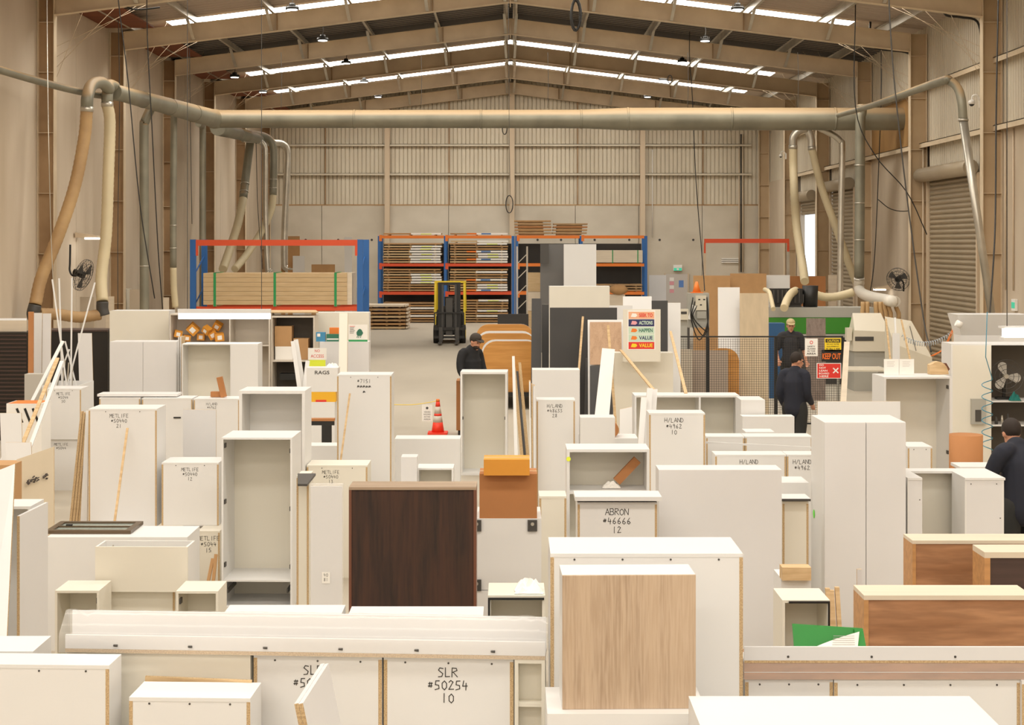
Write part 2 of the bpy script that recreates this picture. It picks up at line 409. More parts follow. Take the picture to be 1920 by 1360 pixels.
def carton(xL, xR, yt, s, z0, d, label, m=None, yaw=0, name='carton', cat='box', tape=True, h=None, group=None):
    w = (xR-xL)/s; zt = ZP(yt, s); h = h or zt-z0
    r = thing(name, label, cat, (((xL+xR)/2-VX)/s, F/s, z0), math.radians(yaw), group)
    MB().box(-w/2, w/2, 0, d, 0, h-.004).build('box_body', m or CARD, r)
    MB().box(-w/2, w/2, 0, d/2-.001, h-.004, h).build('flap', m or CARD, r)
    MB().box(-w/2, w/2, d/2+.001, d, h-.004, h).build('flap', m or CARD, r)
    if tape: MB().box(-w/2, w/2, d/2-.02, d/2+.02, h, h+.0006).build('tape', TAPE, r)
    return r
# ================================================================ THE SHED
WL, WR = -11.33, 11.78; IL, IR = -10.93, 11.31
YB = 73.2; Y0 = -24.0
FY = [3.8+6.92*k for k in range(-4, 11)]          # portal frames
FY = [y for y in FY if y > Y0]
def rz(x): return 10.13-.1235*abs(x)               # underside of the rafters
ROOF = .78                                         # rafter underside to roof sheet

mb = MB(); mb.box(WL-.6, WR+.6, Y0-.5, YB+.5, -.2, 0); struct('floor', mb, CONCF)
# left wall: tilt-up concrete panels with open joints
y = Y0; k = 0; mb = MB()
while y < YB:
    y2 = min(YB+.3, y+3.46)
    mb.box(WL-.18, WL, y+.012, y2-.012, 0, 9.6); y = y2
mb.box(WL-.2, WL-.17, Y0, YB+.3, 0, 9.6)
struct('wall_left', mb, CONCW)
# back wall
mb = MB(); x = WL-.2
while x < WR+.2:
    x2 = min(WR+.2, x+2.9); mb.box(x+.012, x2-.012, YB, YB+.2, 0, 5.04); x = x2
mb.box(WL-.2, WR+.2, YB+.15, YB+.22, 0, 5.04)
mb.box(WL-.2, WR+.2, YB-.01, YB+.2, 5.04, 5.1, 1)
struct('wall_back', mb, [CONCB, MDFE])
def corrug(mb, a, b, zf, ztf, nrm, period=.19, dep=.06):
    """vertical-ribbed sheeting from a to b (xy), zf/ztf give bottom / top height at parameter"""
    a = Vector(a); b = Vector(b); L = (b-a).length; d = (b-a)/L; n = Vector(nrm)
    vs = []; fs = []
    prof = [(0, 0), (.74, 0), (.80, 1), (.94, 1), (1.0, 0)]
    k = 0; pts = []
    while k*period < L:
        for q, o in prof[:-1]:
            t = (k+q)*period
            if t <= L: pts.append((t, o))
        k += 1
    pts.append((L, 0))
    for t, o in pts:
        p = a+d*t+n*(dep*o)
        vs += [(p.x, p.y, zf(p)), (p.x, p.y, ztf(p))]
    fs = [(2*i, 2*i+2, 2*i+3, 2*i+1) for i in range(len(pts)-1)]
    mb.add(vs, fs)
mb = MB(); corrug(mb, (WL, YB+.06), (WR+.2, YB+.06), lambda p: 5.1, lambda p: rz(p.x)+ROOF, (0, 1)); o = struct('wall_back', mb, CORR); o.name = 'wall_back_upper'
# girts and wind posts of the back wall
for px in (725, 960, 1206):
    x = (px-VX)/41.3; mb = MB(); t = rz(x)+.2
    mb.box(x-.11, x+.11, YB-.32, YB-.30, 0, t); mb.box(x-.11, x+.11, YB-.02, YB-.001, 0, t); mb.box(x-.006, x+.006, YB-.30, YB-.02, 0, t)
    struct('trim', mb, POSTM)
for z in (6.50, 7.83, 9.05):
    mb = MB(); xm = 11 if z < 8.5 else 9
    mb.box(-xm, xm, YB-.2, YB-.005, z, z+.02); mb.box(-xm, xm, YB-.2, YB-.185, z-.08, z+.02); struct('trim', mb, CORR)
for px in (610, 842, 1083, 1318):
    x = (px-VX)/41; mb = MB(); mb.box(x-.03, x+.03, YB-.05, YB-.005, 5.1, rz(x)+.4); struct('trim', mb, STEELD)
# rafters, columns, haunches, stiffeners, fly braces
for i, fy in enumerate(FY):
    vis = fy > 30
    for sx, wall, inner in ((-1, WL, IL), (1, WR, IR)):
        if fy > YB-1: fy = YB-.35
        mb = MB(); a, b = sorted((wall, inner)); ztop = rz(inner)+.5
        mb.box(a, b, fy-.006, fy+.006, 0, ztop, 1)
        mb.box(inner-.009, inner+.009, fy-.12, fy+.12, 0, ztop)
        w2 = wall-sx*.012
        mb.box(w2-.009, w2+.009, fy-.12, fy+.12, 0, ztop)
        if vis:
            for z in (1.6, 3.05, 4.5, 5.95, 7.4, 8.6): mb.box(a+.01, b-.01, fy-.11, fy+.11, z, z+.012)
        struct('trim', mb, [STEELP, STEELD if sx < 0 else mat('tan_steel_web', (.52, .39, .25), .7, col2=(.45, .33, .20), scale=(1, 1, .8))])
        # rafter half
        mb = MB(); z0, z1 = rz(inner), rz(0); xi = inner
        for (za, zb, hy) in ((0, .014, .11), (.014, .50, .006), (.50, .514, .11)):
            mb.hexa([(min(xi, 0), fy-hy, (z0 if xi < 0 else z1)+za), (max(xi, 0), fy-hy, (z1 if xi < 0 else z0)+za), (max(xi, 0), fy+hy, (z1 if xi < 0 else z0)+za), (min(xi, 0), fy+hy, (z0 if xi < 0 else z1)+za),
                     (min(xi, 0), fy-hy, (z0 if xi < 0 else z1)+zb), (max(xi, 0), fy-hy, (z1 if xi < 0 else z0)+zb), (max(xi, 0), fy+hy, (z1 if xi < 0 else z0)+zb), (min(xi, 0), fy+hy, (z0 if xi < 0 else z1)+zb)])
        if vis:     # end plates and stiffeners
            mb.box(-.012*(sx < 0), .012*(sx > 0), fy-.12, fy+.12, z1-.12, z1+.50)
            for xs in (2.2, 6.6):
                xx = sx*xs; mb.box(xx-.012, xx+.012, fy-.10, fy-.006, rz(xx)+.01, rz(xx)+.50, 1)
        struct('trim', mb, [STEELP, STEELD])
        if vis:     # fly braces from the bottom flange up to the purlins
            for q in range(5):
                xx = sx*(2.2*q+.15); mb = MB()
                mb.bar((xx, fy-.1, rz(xx)+.03), (xx+sx*.05, fy-.85, rz(xx)+.57), .09, .012)
                struct('trim', mb, GALV)
# purlins
for sx in (-1, 1):
    for q in range(6):
        xx = sx*(2.2*q+.15) if q < 5 else sx*10.7
        mb = MB(); zz = rz(xx)+.53
        mb.box(xx-.008, xx+.008, 20, YB, zz, zz+.22); mb.box(xx, xx+.07, 20, YB, zz, zz+.012); mb.box(xx-.07, xx, 20, YB, zz+.208, zz+.22)
        struct('trim', mb, GALV)
# roof sheets, ribbed, with translucent strips between
SKY_Y = []
for i, fy in enumerate(FY[:-1]):
    SKY_Y.append((fy+.75+6.92-7.1+.0, None))
strips = []   # (y0, y1, material)
yy = Y0
bounds = []
for fy in FY+[FY[-1]+6.92]:
    s0, s1 = fy-.1+.55, fy+1.75
    bounds.append((s0, s1, fy))
cur = Y0-.3
for s0, s1, fy in bounds:
    if s0 >= YB: break
    if s0 > cur: strips.append((cur, s0, 'r'))
    kind = 's'
    if abs(fy-52.24) < 1: kind = 'd'
    if fy > 70: kind = 'd'
    if kind == 'd': s0 -= 2.6
    e = s1 if kind == 's' else s0+5.6
    strips.append((max(s0, cur), min(e, YB+.1), kind)); cur = e
if cur < YB: strips.append((cur, YB+.1, 'r'))
mbs = {'r': MB(), 's': MB(), 'd': MB()}
nsky = 0
for a, b, k in strips:
    if k == 's':
        for sx in (-1, 1):
            m2 = MB(); xe = sx*9.9
            lo_, hi_ = sorted((0, xe))
            m2.add([(lo_, a, rz(lo_)+ROOF), (hi_, a, rz(hi_)+ROOF), (hi_, b, rz(hi_)+ROOF), (lo_, b, rz(lo_)+ROOF)], [(3, 2, 1, 0)])
            nsky += 1
            o = m2.build('window_%d' % nsky, SKYL); o['kind'] = 'structure'
            mm = MB(); w0, w1 = sorted((xe, WR+.3 if sx > 0 else WL-.3))
            mm.add([(w0, a, rz(w0)+ROOF), (w1, a, rz(w1)+ROOF), (w1, b, rz(w1)+ROOF), (w0, b, rz(w0)+ROOF)], [(3, 2, 1, 0)])
            o = mm.build('ceiling', ROOFM); o['kind'] = 'structure'
        continue
    tgt = mbs[k]; y = a; per = .38
    pts = []
    while y < b-.001:
        for q, o_ in ((0, 0), (.62, 0), (.72, 1), (.9, 1)):
            t = y+q*per
            if t < b: pts.append((t, -.04*o_))
        y += per
    pts.append((b, 0))
    for x0, x1 in ((WL-.3, 0), (0, WR+.3)):
        vs = []
        for t, o_ in pts: vs += [(x0, t, rz(x0)+ROOF+o_), (x1, t, rz(x1)+ROOF+o_)]
        tgt.add(vs, [(2*j, 2*j+2, 2*j+3, 2*j+1) for j in range(len(pts)-1)])
o = mbs['r'].build('ceiling', ROOFM); o['kind'] = 'structure'
o = mbs['d'].build('ceiling', ROOFD); o['kind'] = 'structure'
# red oxide panels along the left eave
for fy in FY:
    if 30 < fy < YB-2:
        mb = MB(); mb.box(WL+.01, WL+1.35, fy+1.2, fy+6.4, rz(IL)+.56, rz(IL)+.60); struct('trim', mb, ROOFR)
# right wall
def rwall(y0, y1, zc):     # concrete to zc, metal above
    mb = MB(); mb.box(WR, WR+.18, y0+.01, y1-.01, 0, zc); return mb
segs = [(Y0, 38.4), (45.32, 52.24), (66.08, YB+.3)]
mb = MB()
for a, b in segs:
    y = a
    while y < b-.1:
        y2 = min(b, y+3.46); mb.box(WR, WR+.18, y+.01, y2-.01, 0, 6.1); y = y2
    mb.box(WR+.15, WR+.2, a, b, 0, 6.1)
for a, b in ((38.4, 40.25), (45.0, 45.32), (52.24, 54.7), (58.75, 59.16), (59.16, 61.5), (65.0, 66.08)):
    mb.box(WR+.02, WR+.18, a, b, 0, 6.1)
struct('wall_right', mb, CONCW)
mb = MB()
for a, b, zb in [(Y0, 38.4, 6.1), (38.4, 45.32, 5.06), (45.32, 52.24, 6.1), (52.24, 59.16, 5.2), (59.16, 66.08, 4.85), (66.08, YB+.2, 6.1)]:
    corrug(mb, (WR+.02, a), (WR+.02, b), lambda p: zb, lambda p: rz(WR)+ROOF, (1, 0))
o = mb.build('wall_right_upper', CORR); o['kind'] = 'structure'
mb = MB(); mb.box(WR-.015, WR-.001, 45.5, 52.1, 6.1, 7.6); struct('trim', mb, STAIN)
for z, ya, yb in ((6.12, 31, 66), (7.75, 20, 66)):
    mb = MB(); mb.box(WR-.2, WR-.01, ya, yb, z, z+.02); mb.box(WR-.2, WR-.185, ya, yb, z-.12, z+.02); struct('trim', mb, STEELP)
# roller shutters
def shutter(n, y0, y1, ztop, zbot, label):
    mb = MB(); z = zbot; vs = []; k = 0
    while z < ztop:
        vs += [(WR+.06-.06*abs(math.sin(PI*(k % 4)/4)), y0, z), (WR+.06-.06*abs(math.sin(PI*(k % 4)/4)), y1, z)]; z += .034; k += 1
    mb.add(vs, [(2*j, 2*j+1, 2*j+3, 2*j+2) for j in range(k-1)], 0)
    r = bpy.data.objects.new('door_%d' % n, None); COL.objects.link(r); r['kind'] = 'structure'
    mb.build('curtain', SHUT, r)
    mb = MB(); mb.cyl((WR-.22, y0-.12, ztop+.12), (WR-.22, y1+.12, ztop+.12), .2, n=18); mb.build('roller_drum', SHUT, r)
    for yy in (y0-.05, y1+.05):
        mb = MB(); mb.box(WR-.06, WR+.01, yy-.05, yy+.05, 0, ztop); mb.build('guide_rail', POSTM, r)
shutter(1, 40.3, 45.0, 5.1, .02, '')
shutter(2, 54.75, 58.7, 5.25, .02, '')
shutter(3, 61.55, 64.95, 5.05, 4.45, '')
# things outside the open door
mb = MB(); mb.box(WR+12, WR+22, 56, 120, 0, 4.6); mb.box(WR+11.9, WR+12, 70, 118, 2.2, 3.0, 1)
tag(mb.build('outside_building', [OUTW, mat('outside_window_band', (.35, .5, .65), .3)], None), 'pale building seen outside through the open roller door', 'building')
mb = MB(); mb.box(WR+.3, WR+60, 30, 140, -.3, -.02)
o = mb.build('ground', mat('outside_asphalt', (.4, .4, .4), .9)); o['kind'] = 'structure'
# unseen end wall behind the viewer, made pale to bounce light forward
mb = MB(); mb.box(WL-.2, WR+.2, Y0-.3, Y0, 0, 10.8); struct('wall_front', mb, mat('pale_bounce_wall', (.85, .84, .80), .8))

# ================================================================ LIGHTING AND CAMERA
w = bpy.data.worlds.new('world'); SC.world = w; w.use_nodes = True
w.node_tree.nodes['Background'].inputs[0].default_value = (.86, .93, 1, 1)
w.node_tree.nodes['Background'].inputs[1].default_value = 1.4
cam = bpy.data.cameras.new('camera'); co = bpy.data.objects.new('camera', cam); COL.objects.link(co)
co.location = (0, 0, H); co.rotation_euler = (PI/2, 0, 0)
cam.lens = 36*F/1920; cam.sensor_width = 36; cam.shift_x = 3/1920; cam.shift_y = -(680-457)/1920
cam.clip_end = 400
SC.camera = co
vs_ = SC.view_settings
SC.display_settings.display_device = 'sRGB'
vs_.view_transform = 'Standard'; vs_.look = 'None'; vs_.gamma = 1; vs_.use_curve_mapping = False
vs_.exposure = -.13
SC.cycles.use_denoising = True
SC.cycles.max_bounces = 10; SC.cycles.diffuse_bounces = 6; SC.cycles.caustics_reflective = False; SC.cycles.caustics_refractive = False
SC.cycles.sample_clamp_indirect = 5
# high-bay lamps under the rafters
HB = None
for (px, py, s, which) in ((548, 18, 76, 'nearest, left of the ridge'), (1383, 18, 76, 'nearest, right of the ridge'), (605, 76, 66, 'above the second rafter'), (649, 119, 56, 'left, behind the third rafter'), (1279, 117, 56, 'right, behind the third rafter'),
                    (1322, 77, 63, 'right, before the dark strip'), (683, 154, 49.5, 'left, behind the fourth rafter'), (1243, 151, 49.5, 'right, beside a cable coil'), (709, 182, 45, 'far left lamp above the big duct'), (1214, 182, 45, 'far right lamp above the big duct'), (493, 173, 50, 'near the left eave'), (440, 145, 56, 'near the left eave, second row')):
    p = P(px, py, s); lab = 'black high bay lamp with bright round lens, '+which
    if HB is None:
        HB = thing('high_bay_lamp', lab, 'lamp', p, 0, 'high bay lamps under the roof')
        mb = MB(); mb.cyl((0, 0, 0), (0, 0, .07), .17, .16, n=18); mb.cyl((0, 0, .07), (0, 0, .16), .10, .07, n=14); mb.build('housing', BLACK, HB)
        mb = MB(); mb.cyl((0, 0, -.012), (0, 0, 0), .13, n=18); mb.build('lens', LENS, HB)
        mb = MB()
        for q in range(6):
            a = q*PI/3; mb.box(.12*math.cos(a)-.01, .12*math.cos(a)+.01, .12*math.sin(a)-.01, .12*math.sin(a)+.01, .06, .13)
        mb.build('heat_sink', DGREY, HB)
        mb = MB(); mb.tube([(0, 0, .15), (.02, 0, .3), (-.01, 0, .5)], .012, n=6); mb.build('hanger', DGREY, HB)
    else: dup(HB, p, 0, lab)
# ================================================================ FRONT ROWS OF CABINETS
G1 = 'white cabinet carcasses on the shop floor'
cab(1325, 1905, 1392, 1.40, .62, 'plain', 'large white cabinet whose bare top fills the bottom right corner', name='base_cabinet')
cab(-60, 206, 1247, 1.375, .20, 'back', 'white cabinet with raw chipboard edge cut off at the bottom left corner', scr=3, yaw=-2)
cab(-190, 62, 1222, 1.37, .30, 'open', 'white cabinet with bare top behind the bottom left corner cabinet')
cab(241, 470, 1309, 1.25, .26, 'back', 'small low white cabinet with three screws below the SLR pair, chipboard edges both sides', scr=3, yaw=-2)
slabp('timber edged board standing behind the small low white cabinet', [(271, 1345, 398), (472, 1348, 402), (472, 1277, 402), (272, 1269, 398)], .018, m=PLY)
cab(474, 717, 1229, 1.35, .18, 'back', 'white cabinet back marked SLR 50254 11, partly behind a leaning board', yaw=-4, scr=3, text=['SLR', '#50254', '11'], th=.042, tx=-.03)
cab(718.5, 963, 1233, 1.35, .18, 'back', 'white cabinet back marked SLR 50254 10', yaw=-4, scr=3, text=['SLR', '#50254', '10'], th=.042)
cab(122, 473, 1223, 1.35, .18, 'plain', 'cabinet under the left half of the wrapped rail, flat cream front for its lit interior', yaw=-3.5, m=CREAM)  # flat cream front painted in place of the bright open interior
cab(965, 1022, 1238, 1.35, .09, 'open', 'narrow open cabinet with shelf pin holes under the right end of the wrapped rail', yaw=-4, m=CREAM, shelves=(.835,))
# the wrapped L-shaped rail across the row
r = thing('wrapped_rail', 'long white L-shaped rail wrapped in clear film lying across the SLR cabinets', 'panel', (-.87, 7.55, 1.351), math.radians(-3.6))
MB().box(-1.255, 1.035, .0, .17, 0, .018, [0, 0, 1, 1, 0, 1]).build('base_board', [WHITE, CHIP], r)
MB().box(-1.255, 1.035, .0, .016, .0185, .083).build('front_board', COOL, r)
MB().box(-1.255, 1.035, .10, .116, .0185, .175).build('upright_board', COOL, r)
for k in range(6):
    m_ = MB(); m_.cyl((-1.12+.36*k+.1, .001, .036), (-1.1+.36*k+.1, -.002, .036), .006, n=8); m_.build('screw', DGREY, r)
mb = MB(); n = 60; vs = []
for j in range(n+1):
    x = -1.285+2.33*j/n; e = .010 if (j < 3 or j > n-4) else .002; q = (math.sin(j*2.1)+math.sin(j*5.3)*.7)*e
    vs += [(x, -.004, .0), (x, -.004-abs(q)*.4, .05), (x, -.003-abs(q)*.3, .086), (x, .096-abs(q), .178+q*.5), (x, .12, .178+q*.5), (x, .175, .0005)]
fs = [(6*j+i, 6*j+6+i, 6*j+7+i, 6*j+1+i) for j in range(n) for i in range(5)]
mb.add(vs, fs, 0, True); mb.build('film_wrap', FILM, r)
# leaning double board in front
a = P(568, 1319, 470); b = P(616, 1244, 430)
dx = .30
slab('pair of white boards leaning upright in front of the cabinet marked SLR 11', [(a.x+dx, a.y, 0.005), (b.x+dx, b.y, .005), (b.x, b.y, b.z), (a.x, a.y, a.z)], .017, m=COOL, edge=CHIP, out=(-1, 0, -.2), edges=(1, 0, 0, 1))
slab('outer board of the leaning pair by the cabinet marked SLR 11', [(a.x+dx-.018, a.y, 0.005), (b.x+dx-.018, b.y, .005), (b.x-.018, b.y, b.z), (a.x-.018, a.y, a.z)], .017, m=COOL, edge=CHIP, out=(-1, 0, -.2), edges=(1, 0, 0, 1))
# centre: oak faced box on a white base, big white unit behind
cab(1026, 1326, 1337, 1.277, .40, 'plain', 'low white cabinet carrying the oak faced box', topover=.0, name='base_cabinet')
r = cab(1054, 1304, 1078, 1.858, .22, 'plain', 'white box with pale oak front standing on the low white base, most prominent wooden face', z0=1.278, bk=OAK, yaw=1.5, name='wall_cabinet')
cab(1032, 1393, 1038.5, 1.85, .42, 'back', 'tall white cabinet back with four screws behind the oak faced box', scr=4)
# walnut
r = cab(654, 893, 914, 1.77, .25, 'back', 'cabinet with dark walnut back panel and pale top, red brown edges', m=WALNE, bk=WALNUT, top=WALTOP, raw=False, inset=.006, yaw=0)
cab(418, 640, 1152, 1.31, .22, 'plain', 'low white tray unit left of the walnut cabinet, behind the wrapped rail', m=WHITE)
cab(652, 906, 1155, 1.31, .22, 'plain', 'low white tray unit in front of the walnut cabinet foot')
# hinge-plate unit and cartons
cab(893, 1014, 1107, .80, .50, 'plain', 'white cabinet carrying the unit with black leg sockets', name='base_cabinet')
r = cab(893, 1015, 972, 1.318, .50, 'plain', 'white cabinet lying with black leg sockets towards the viewer, under the brown carton', z0=.804)
for lx, lz in ((.17, .465), (-.232, .465), (-.232, .035)):
    MB().box(lx-.034, lx+.034, -.034, -.017, lz-.04, lz+.04).build('leg_socket', DGREY, r)
    m_ = MB(); m_.cyl((lx, -.0345, lz+.012), (lx, -.037, lz+.012), .013, n=12); m_.build('socket_screw', GALV, r)
carton(899, 1007, 889, 260, 1.318, .30, 'large brown carton on the white unit with black leg sockets', CARDD)
carton(907, 993, 862, 262, 1.640, .24, 'small orange carton on top of the large brown carton', ORBOX)
HOST = cab(915, 1022, 1117, 1.23, .35, 'open', 'open cabinet lined with black edging beside the big white unit', m=CREAM, edge=BLACK, yaw=0)
s_ = (1117-VY)/(3.3-1.23); host = HOST
r = thing('edge_trim', 'black edging strip around the open cabinet beside the big white unit', 'trim', P(915, 1117, s_)+Vector((0, -.014, 0)))
MB().box(0, .33, 0, .012, -.024, -.012).build('strip', BLACK, r); MB().box(0, .012, 0, .012, -1.2, -.024).build('strip', BLACK, r); adopt(r, HOST)
# crumpled wrap on top
def crumple(label, c, w, d, h, m, name='crumpled_wrap', cat='packaging', seed=1):
    rnd = random.Random(seed); mb = MB(); n = 9; vs = []
    for j in range(n):
        for i in range(n):
            u, v = i/(n-1)-.5, j/(n-1)-.5; e = max(0, 1-4*max(abs(u), abs(v))**2)
            vs.append((u*w+rnd.uniform(-.03, .03)*w, v*d+rnd.uniform(-.03, .03)*d, max(.002, h*e*rnd.uniform(.45, 1))))
    mb.add(vs, [(j*n+i, j*n+i+1, (j+1)*n+i+1, (j+1)*n+i) for j in range(n-1) for i in range(n-1)])
    mb.add([(-w*.48, -d*.48, 0), (w*.48, -d*.48, 0), (w*.48, d*.48, 0), (-w*.48, d*.48, 0)], [(3, 2, 1, 0)])
    return tag(mb.build(name, m, None, c), label, cat)
crumple('crumpled clear plastic heaped on the black edged open cabinet', Vector(((992-VX)/s_, F/s_+.12, 1.231)), .17, .18, .09, PAPER, seed=3)
# tall open cabinet, left of centre
r = cab(415, 548, 821, 1.545, .55, 'open', 'tall open white cabinet with hinge plates standing left of the walnut cabinet', z0=0, shelves=(.155,), hinges=((-1, .95), (-1, .62), (-1, .25), (1, .92), (1, .58), (1, .24)), yaw=-1, m=WHITE, bk=CREAM)
for sx in (-1, 1): MB().bar((sx*.27, .05, .15), (sx*.27, .42, .15), .012, .04).build('drawer_runner', DGREY, r)
cab(448, 572, 733, 1.85, .45, 'open', 'open white cabinet standing behind the tall open one, its dim back showing', yaw=-1, t=.03)
# wrapped stack of panels
r = thing('wrapped_panel_stack', 'stack of tall white panels wrapped in clear film with a white sticker', 'panel', P(612, 908, 236)+Vector((0, 0, -1.389)), 0)
for k in range(3): MB().box(-.125+k*.004, .125-k*.003, k*.019, k*.019+.018, 0, 1.37-k*.012).build('panel', COOL, r)
MB().box(-.13, .13, -.004, .062, .002, 1.388).build('film_wrap', FILM, r)
MB().box(-.035, .03, -.0055, -.0045, .6, .69).build('sticker', PAPER, r); scrawl(r, ['40', '81'], -.002, .68, .025, y=-.0062)
cab(556, 579, 893, 1.36, .3, 'back', 'narrow cream filler cabinet squeezed between tall open cabinet and wrapped panels', m=CREAM)
slabp('dark laminate offcut board lying on the narrow filler cabinet', [(558, 912, 234.8), (576, 912, 234.8), (592, 892, 224.5), (558, 892, 224.5)], .018, m=DGREY, edge=DGREY, out=(0, 0, 1))
# far left
cab(-40, 57, 950, 1.60, .30, 'open', 'open white cabinet at the left margin with bare top', hinges=((1, .6),))
slabp('white door panel with chipboard edge standing at the left margin', [(37, 1443, 300), (90, 1397, 285), (90, 942, 285), (37, 968, 300)], .018, m=COOL, edges=(1, 0, 0, 1), out=(-1, 0, 0))
slabp('white board leaning at the far left edge above the open cabinet', [(-60, 1420, 330), (2, 1420, 330), (28, 870, 300), (-60, 905, 300)], .018, m=COOL)
o = slabp('pale beige panel with a dark smudge standing left of the leaning timber edges', [(31, 1150, 212), (101, 1130, 206), (101, 838, 206), (31, 862, 212)], .018, m=mat('pale_birch', (.70, .60, .45), .6, var=.06, scale=(2, 2, 2)), edge=PLY)
m_ = MB(); rnd = random.Random(4)
aa = P(50, 905, 211); bb = P(90, 892, 207.2)
for k in range(26):
    t = rnd.random(); p = aa.lerp(bb, t)+Vector((0, -.012, rnd.gauss(0, .011))); m_.bar(p, p+(bb-aa)*.1+Vector((0, 0, rnd.gauss(.0, .006))), .002, .008+.01*rnd.random(), ref=(0, 1, 0))
q = m_.build('smudge', mat('soot_mark', (.07, .055, .045), .9), o, -o.location)
cab(-60, 24, 872, .62+.75, .3, 'plain', 'cardboard coloured low box behind the white boards at the left edge', m=CARD, bk=CARD)
# glass door on low cabinet, open drawer box
cab(88, 352, 1007, .92, .50, 'plain', 'wide low white cabinet under the framed glass door')
r = thing('framed_glass_door', 'dark framed glass cabinet door lying flat on the wide low white cabinet', 'door', Vector(((165-VX)/229, 3000/229, .9215)))
W2, D2, SK = .35, .45, .03
for nm, q in (('frame_front', (-W2, W2, 0, .05)), ('frame_back', (-W2, W2, D2-.05, D2)), ('frame_side', (-W2, -W2+.05, .05, D2-.05)), ('frame_side', (W2-.05, W2, .05, D2-.05)), ('frame_middle', (-W2+.05, W2-.05, .21, .23))):
    MB().box(*q, .0, .028).build(nm, WALNE if 0 else mat('bronze_frame', (.13, .09, .055), .35, metal=.5), r)
MB().box(-W2+.05, W2-.05, .05, D2-.05, .01, .016).build('glass', GLASS, r)
MB().box(-.24, -.19, .21, .24, .0285, .04).build('corner_clip', BLACK, r)
r = thing('drawer_box', 'open topped white drawer box standing in front of the glass door', 'drawer', P(265, 1026, 252)+Vector((0, 0, -.335)), math.radians(-1))
w_, d_, h_ = .345, .26, .335
for nm, q in (('front_panel', (-w_, w_, 0, .016)), ('back_panel', (-w_, w_, d_-.016, d_)), ('side_panel', (-w_, -w_+.016, .016, d_-.016)), ('side_panel', (w_-.016, w_, .016, d_-.016))):
    MB().box(*q, 0, h_).build(nm, CREAM if nm == 'front_panel' else WHITE, r)
MB().box(-w_+.016, w_-.016, .016, d_-.016, 0, .012).build('bottom_panel', WHITE, r)
MB().box(-.27, -.262, .2, .212, .22, .31).build('corner_bracket', GALV, r)
zz = P(265, 1026, 252).z-.335
cab(188, 328, VY+(3.3-zz)*250, zz-.001, .34, 'back', 'low cream cabinet with a tan edge under the drawer box', m=CREAM)
cab(103, 186, 1108, .80, .35, 'open', 'small open cream cabinet at the left, under the drawer box end', m=CREAM, hinges=((1, .9),))
cab(330, 409, 1109, .80, .35, 'open', 'small open cream cabinet right of the drawer box with a hinge plate', m=CREAM, hinges=((-1, .9),))
# METLIFE row
cab(163, 292, 1002, .49, .45, 'plain', 'low white plinth cabinet under the tall METLIFE 21 cabinet')
cab(293, 366, 1003, .49, .45, 'back', 'low cream cabinet under the METLIFE 12 cabinet, left of the one marked 15', m=CREAM)
cab(371, 412, 996, .52, .40, 'back', 'low cream cabinet back marked METLIFE 5044 15', m=CREAM, text=['METLIFE', '#5044', '15'], th=.04)
cab(166, 294, 767, 1.66, .42, 'back', 'tall white cabinet back marked METLIFE 50440 21', z0=.492, scr=2, text=['METLIFE', '#50440', '21'], th=.035, tx=-.05)
cab(303, 410, 868, 1.14, .42, 'back', 'square white cabinet back marked METLIFE 50440 12', z0=.522, scr=2, text=['METLIFE', '#50440', '12'], th=.032)
cab(575, 689, 873, 1.11, .40, 'back', 'white cabinet back marked METLIFE 50440 13 beside the wrapped panels', text=['METLIFE', '#50440', '13'], th=.032, tx=-.1, scr=2, m=CREAM)
# timber edges leaning, batten in front of METLIFE 21
for k in range(4):
    fslab('chipboard edged panel leaning beside the METLIFE 21 cabinet, number %s from the left' % ('one', 'two', 'three', 'four')[k], 120+k*6, 125+k*6, 187, 151+k*4.6, 155+k*4.6, 772+k*2, 184, t=.05, m=CHIP, edge=CHIP, group=None)
fslab('white panel edge leaning against the METLIFE 21 cabinet', 146, 162, 187, 161, 166, 770, 185, t=.02, m=WHITE)
lstick('thin pale batten leaning on the METLIFE 21 cabinet', 214, 985, 239, 803, 200, 190, .022, .012)
# chestnut cabinets, right; tops set paler than sides and backs
cab(1711, 1960, 1014, 1.38, .24, 'back', 'rearmost chestnut backed cabinet at the right margin', m=CHESE, bk=CHEST, top=BEECH, raw=False, inset=.004, t=.022)
cab(1846, 1990, 1036, 1.43, .25, 'back', 'chestnut framed cabinet with dark brown panel at the right edge', m=CHESE, bk=DARKP, top=BEECH, raw=False, inset=.01, t=.035)
cab(1620, 1936, 1117, 1.36, .27, 'back', 'front chestnut backed cabinet standing nearest the green folder', m=CHESE, bk=CHEST, top=BEECH, raw=False, inset=.004, t=.025)
# right row of low cabinets with oak boards on top
cab(1397, 1562, 1273, 1.21, .28, 'back', 'white cabinet under the oak boards right of the big white unit', scr=3)
cab(1564, 1913, 1274, 1.21, .30, 'back', 'wide white cabinet under the oak boards, row of screws along its top', scr=4)
cab(1916, 2100, 1277, 1.21, .30, 'back', 'white cabinet at the right edge under the oak boards')
yb = 3000/391
for k, (z0, z1, lab) in enumerate(((1.211, 1.243, 'lower oak board wrapped in clear film across the right row of cabinets'), (1.2475, 1.29, 'upper oak board wrapped in clear film across the right row of cabinets'))):
    mb = MB(); mb.box(1.12, 2.75, yb-.008, yb+.26, z0, z1); o = solo('oak_board', lab, 'board', mb, [CHEST], loc=(0, 0, 0))
    MB().box(1.115, 2.755, yb-.0095, yb+.262, z0+.001, z1-.001).build('film_wrap', FILM, o)
solo('white_strip', 'thin white strip between the two oak boards at the right', 'board', MB().box(1.12, 2.75, yb-.008, yb+.25, 1.2435, 1.247), WHITE)
r = thing('white_rail', 'long white board with screws lying on the oak boards at the right', 'board', (1.93, yb, 1.2905))
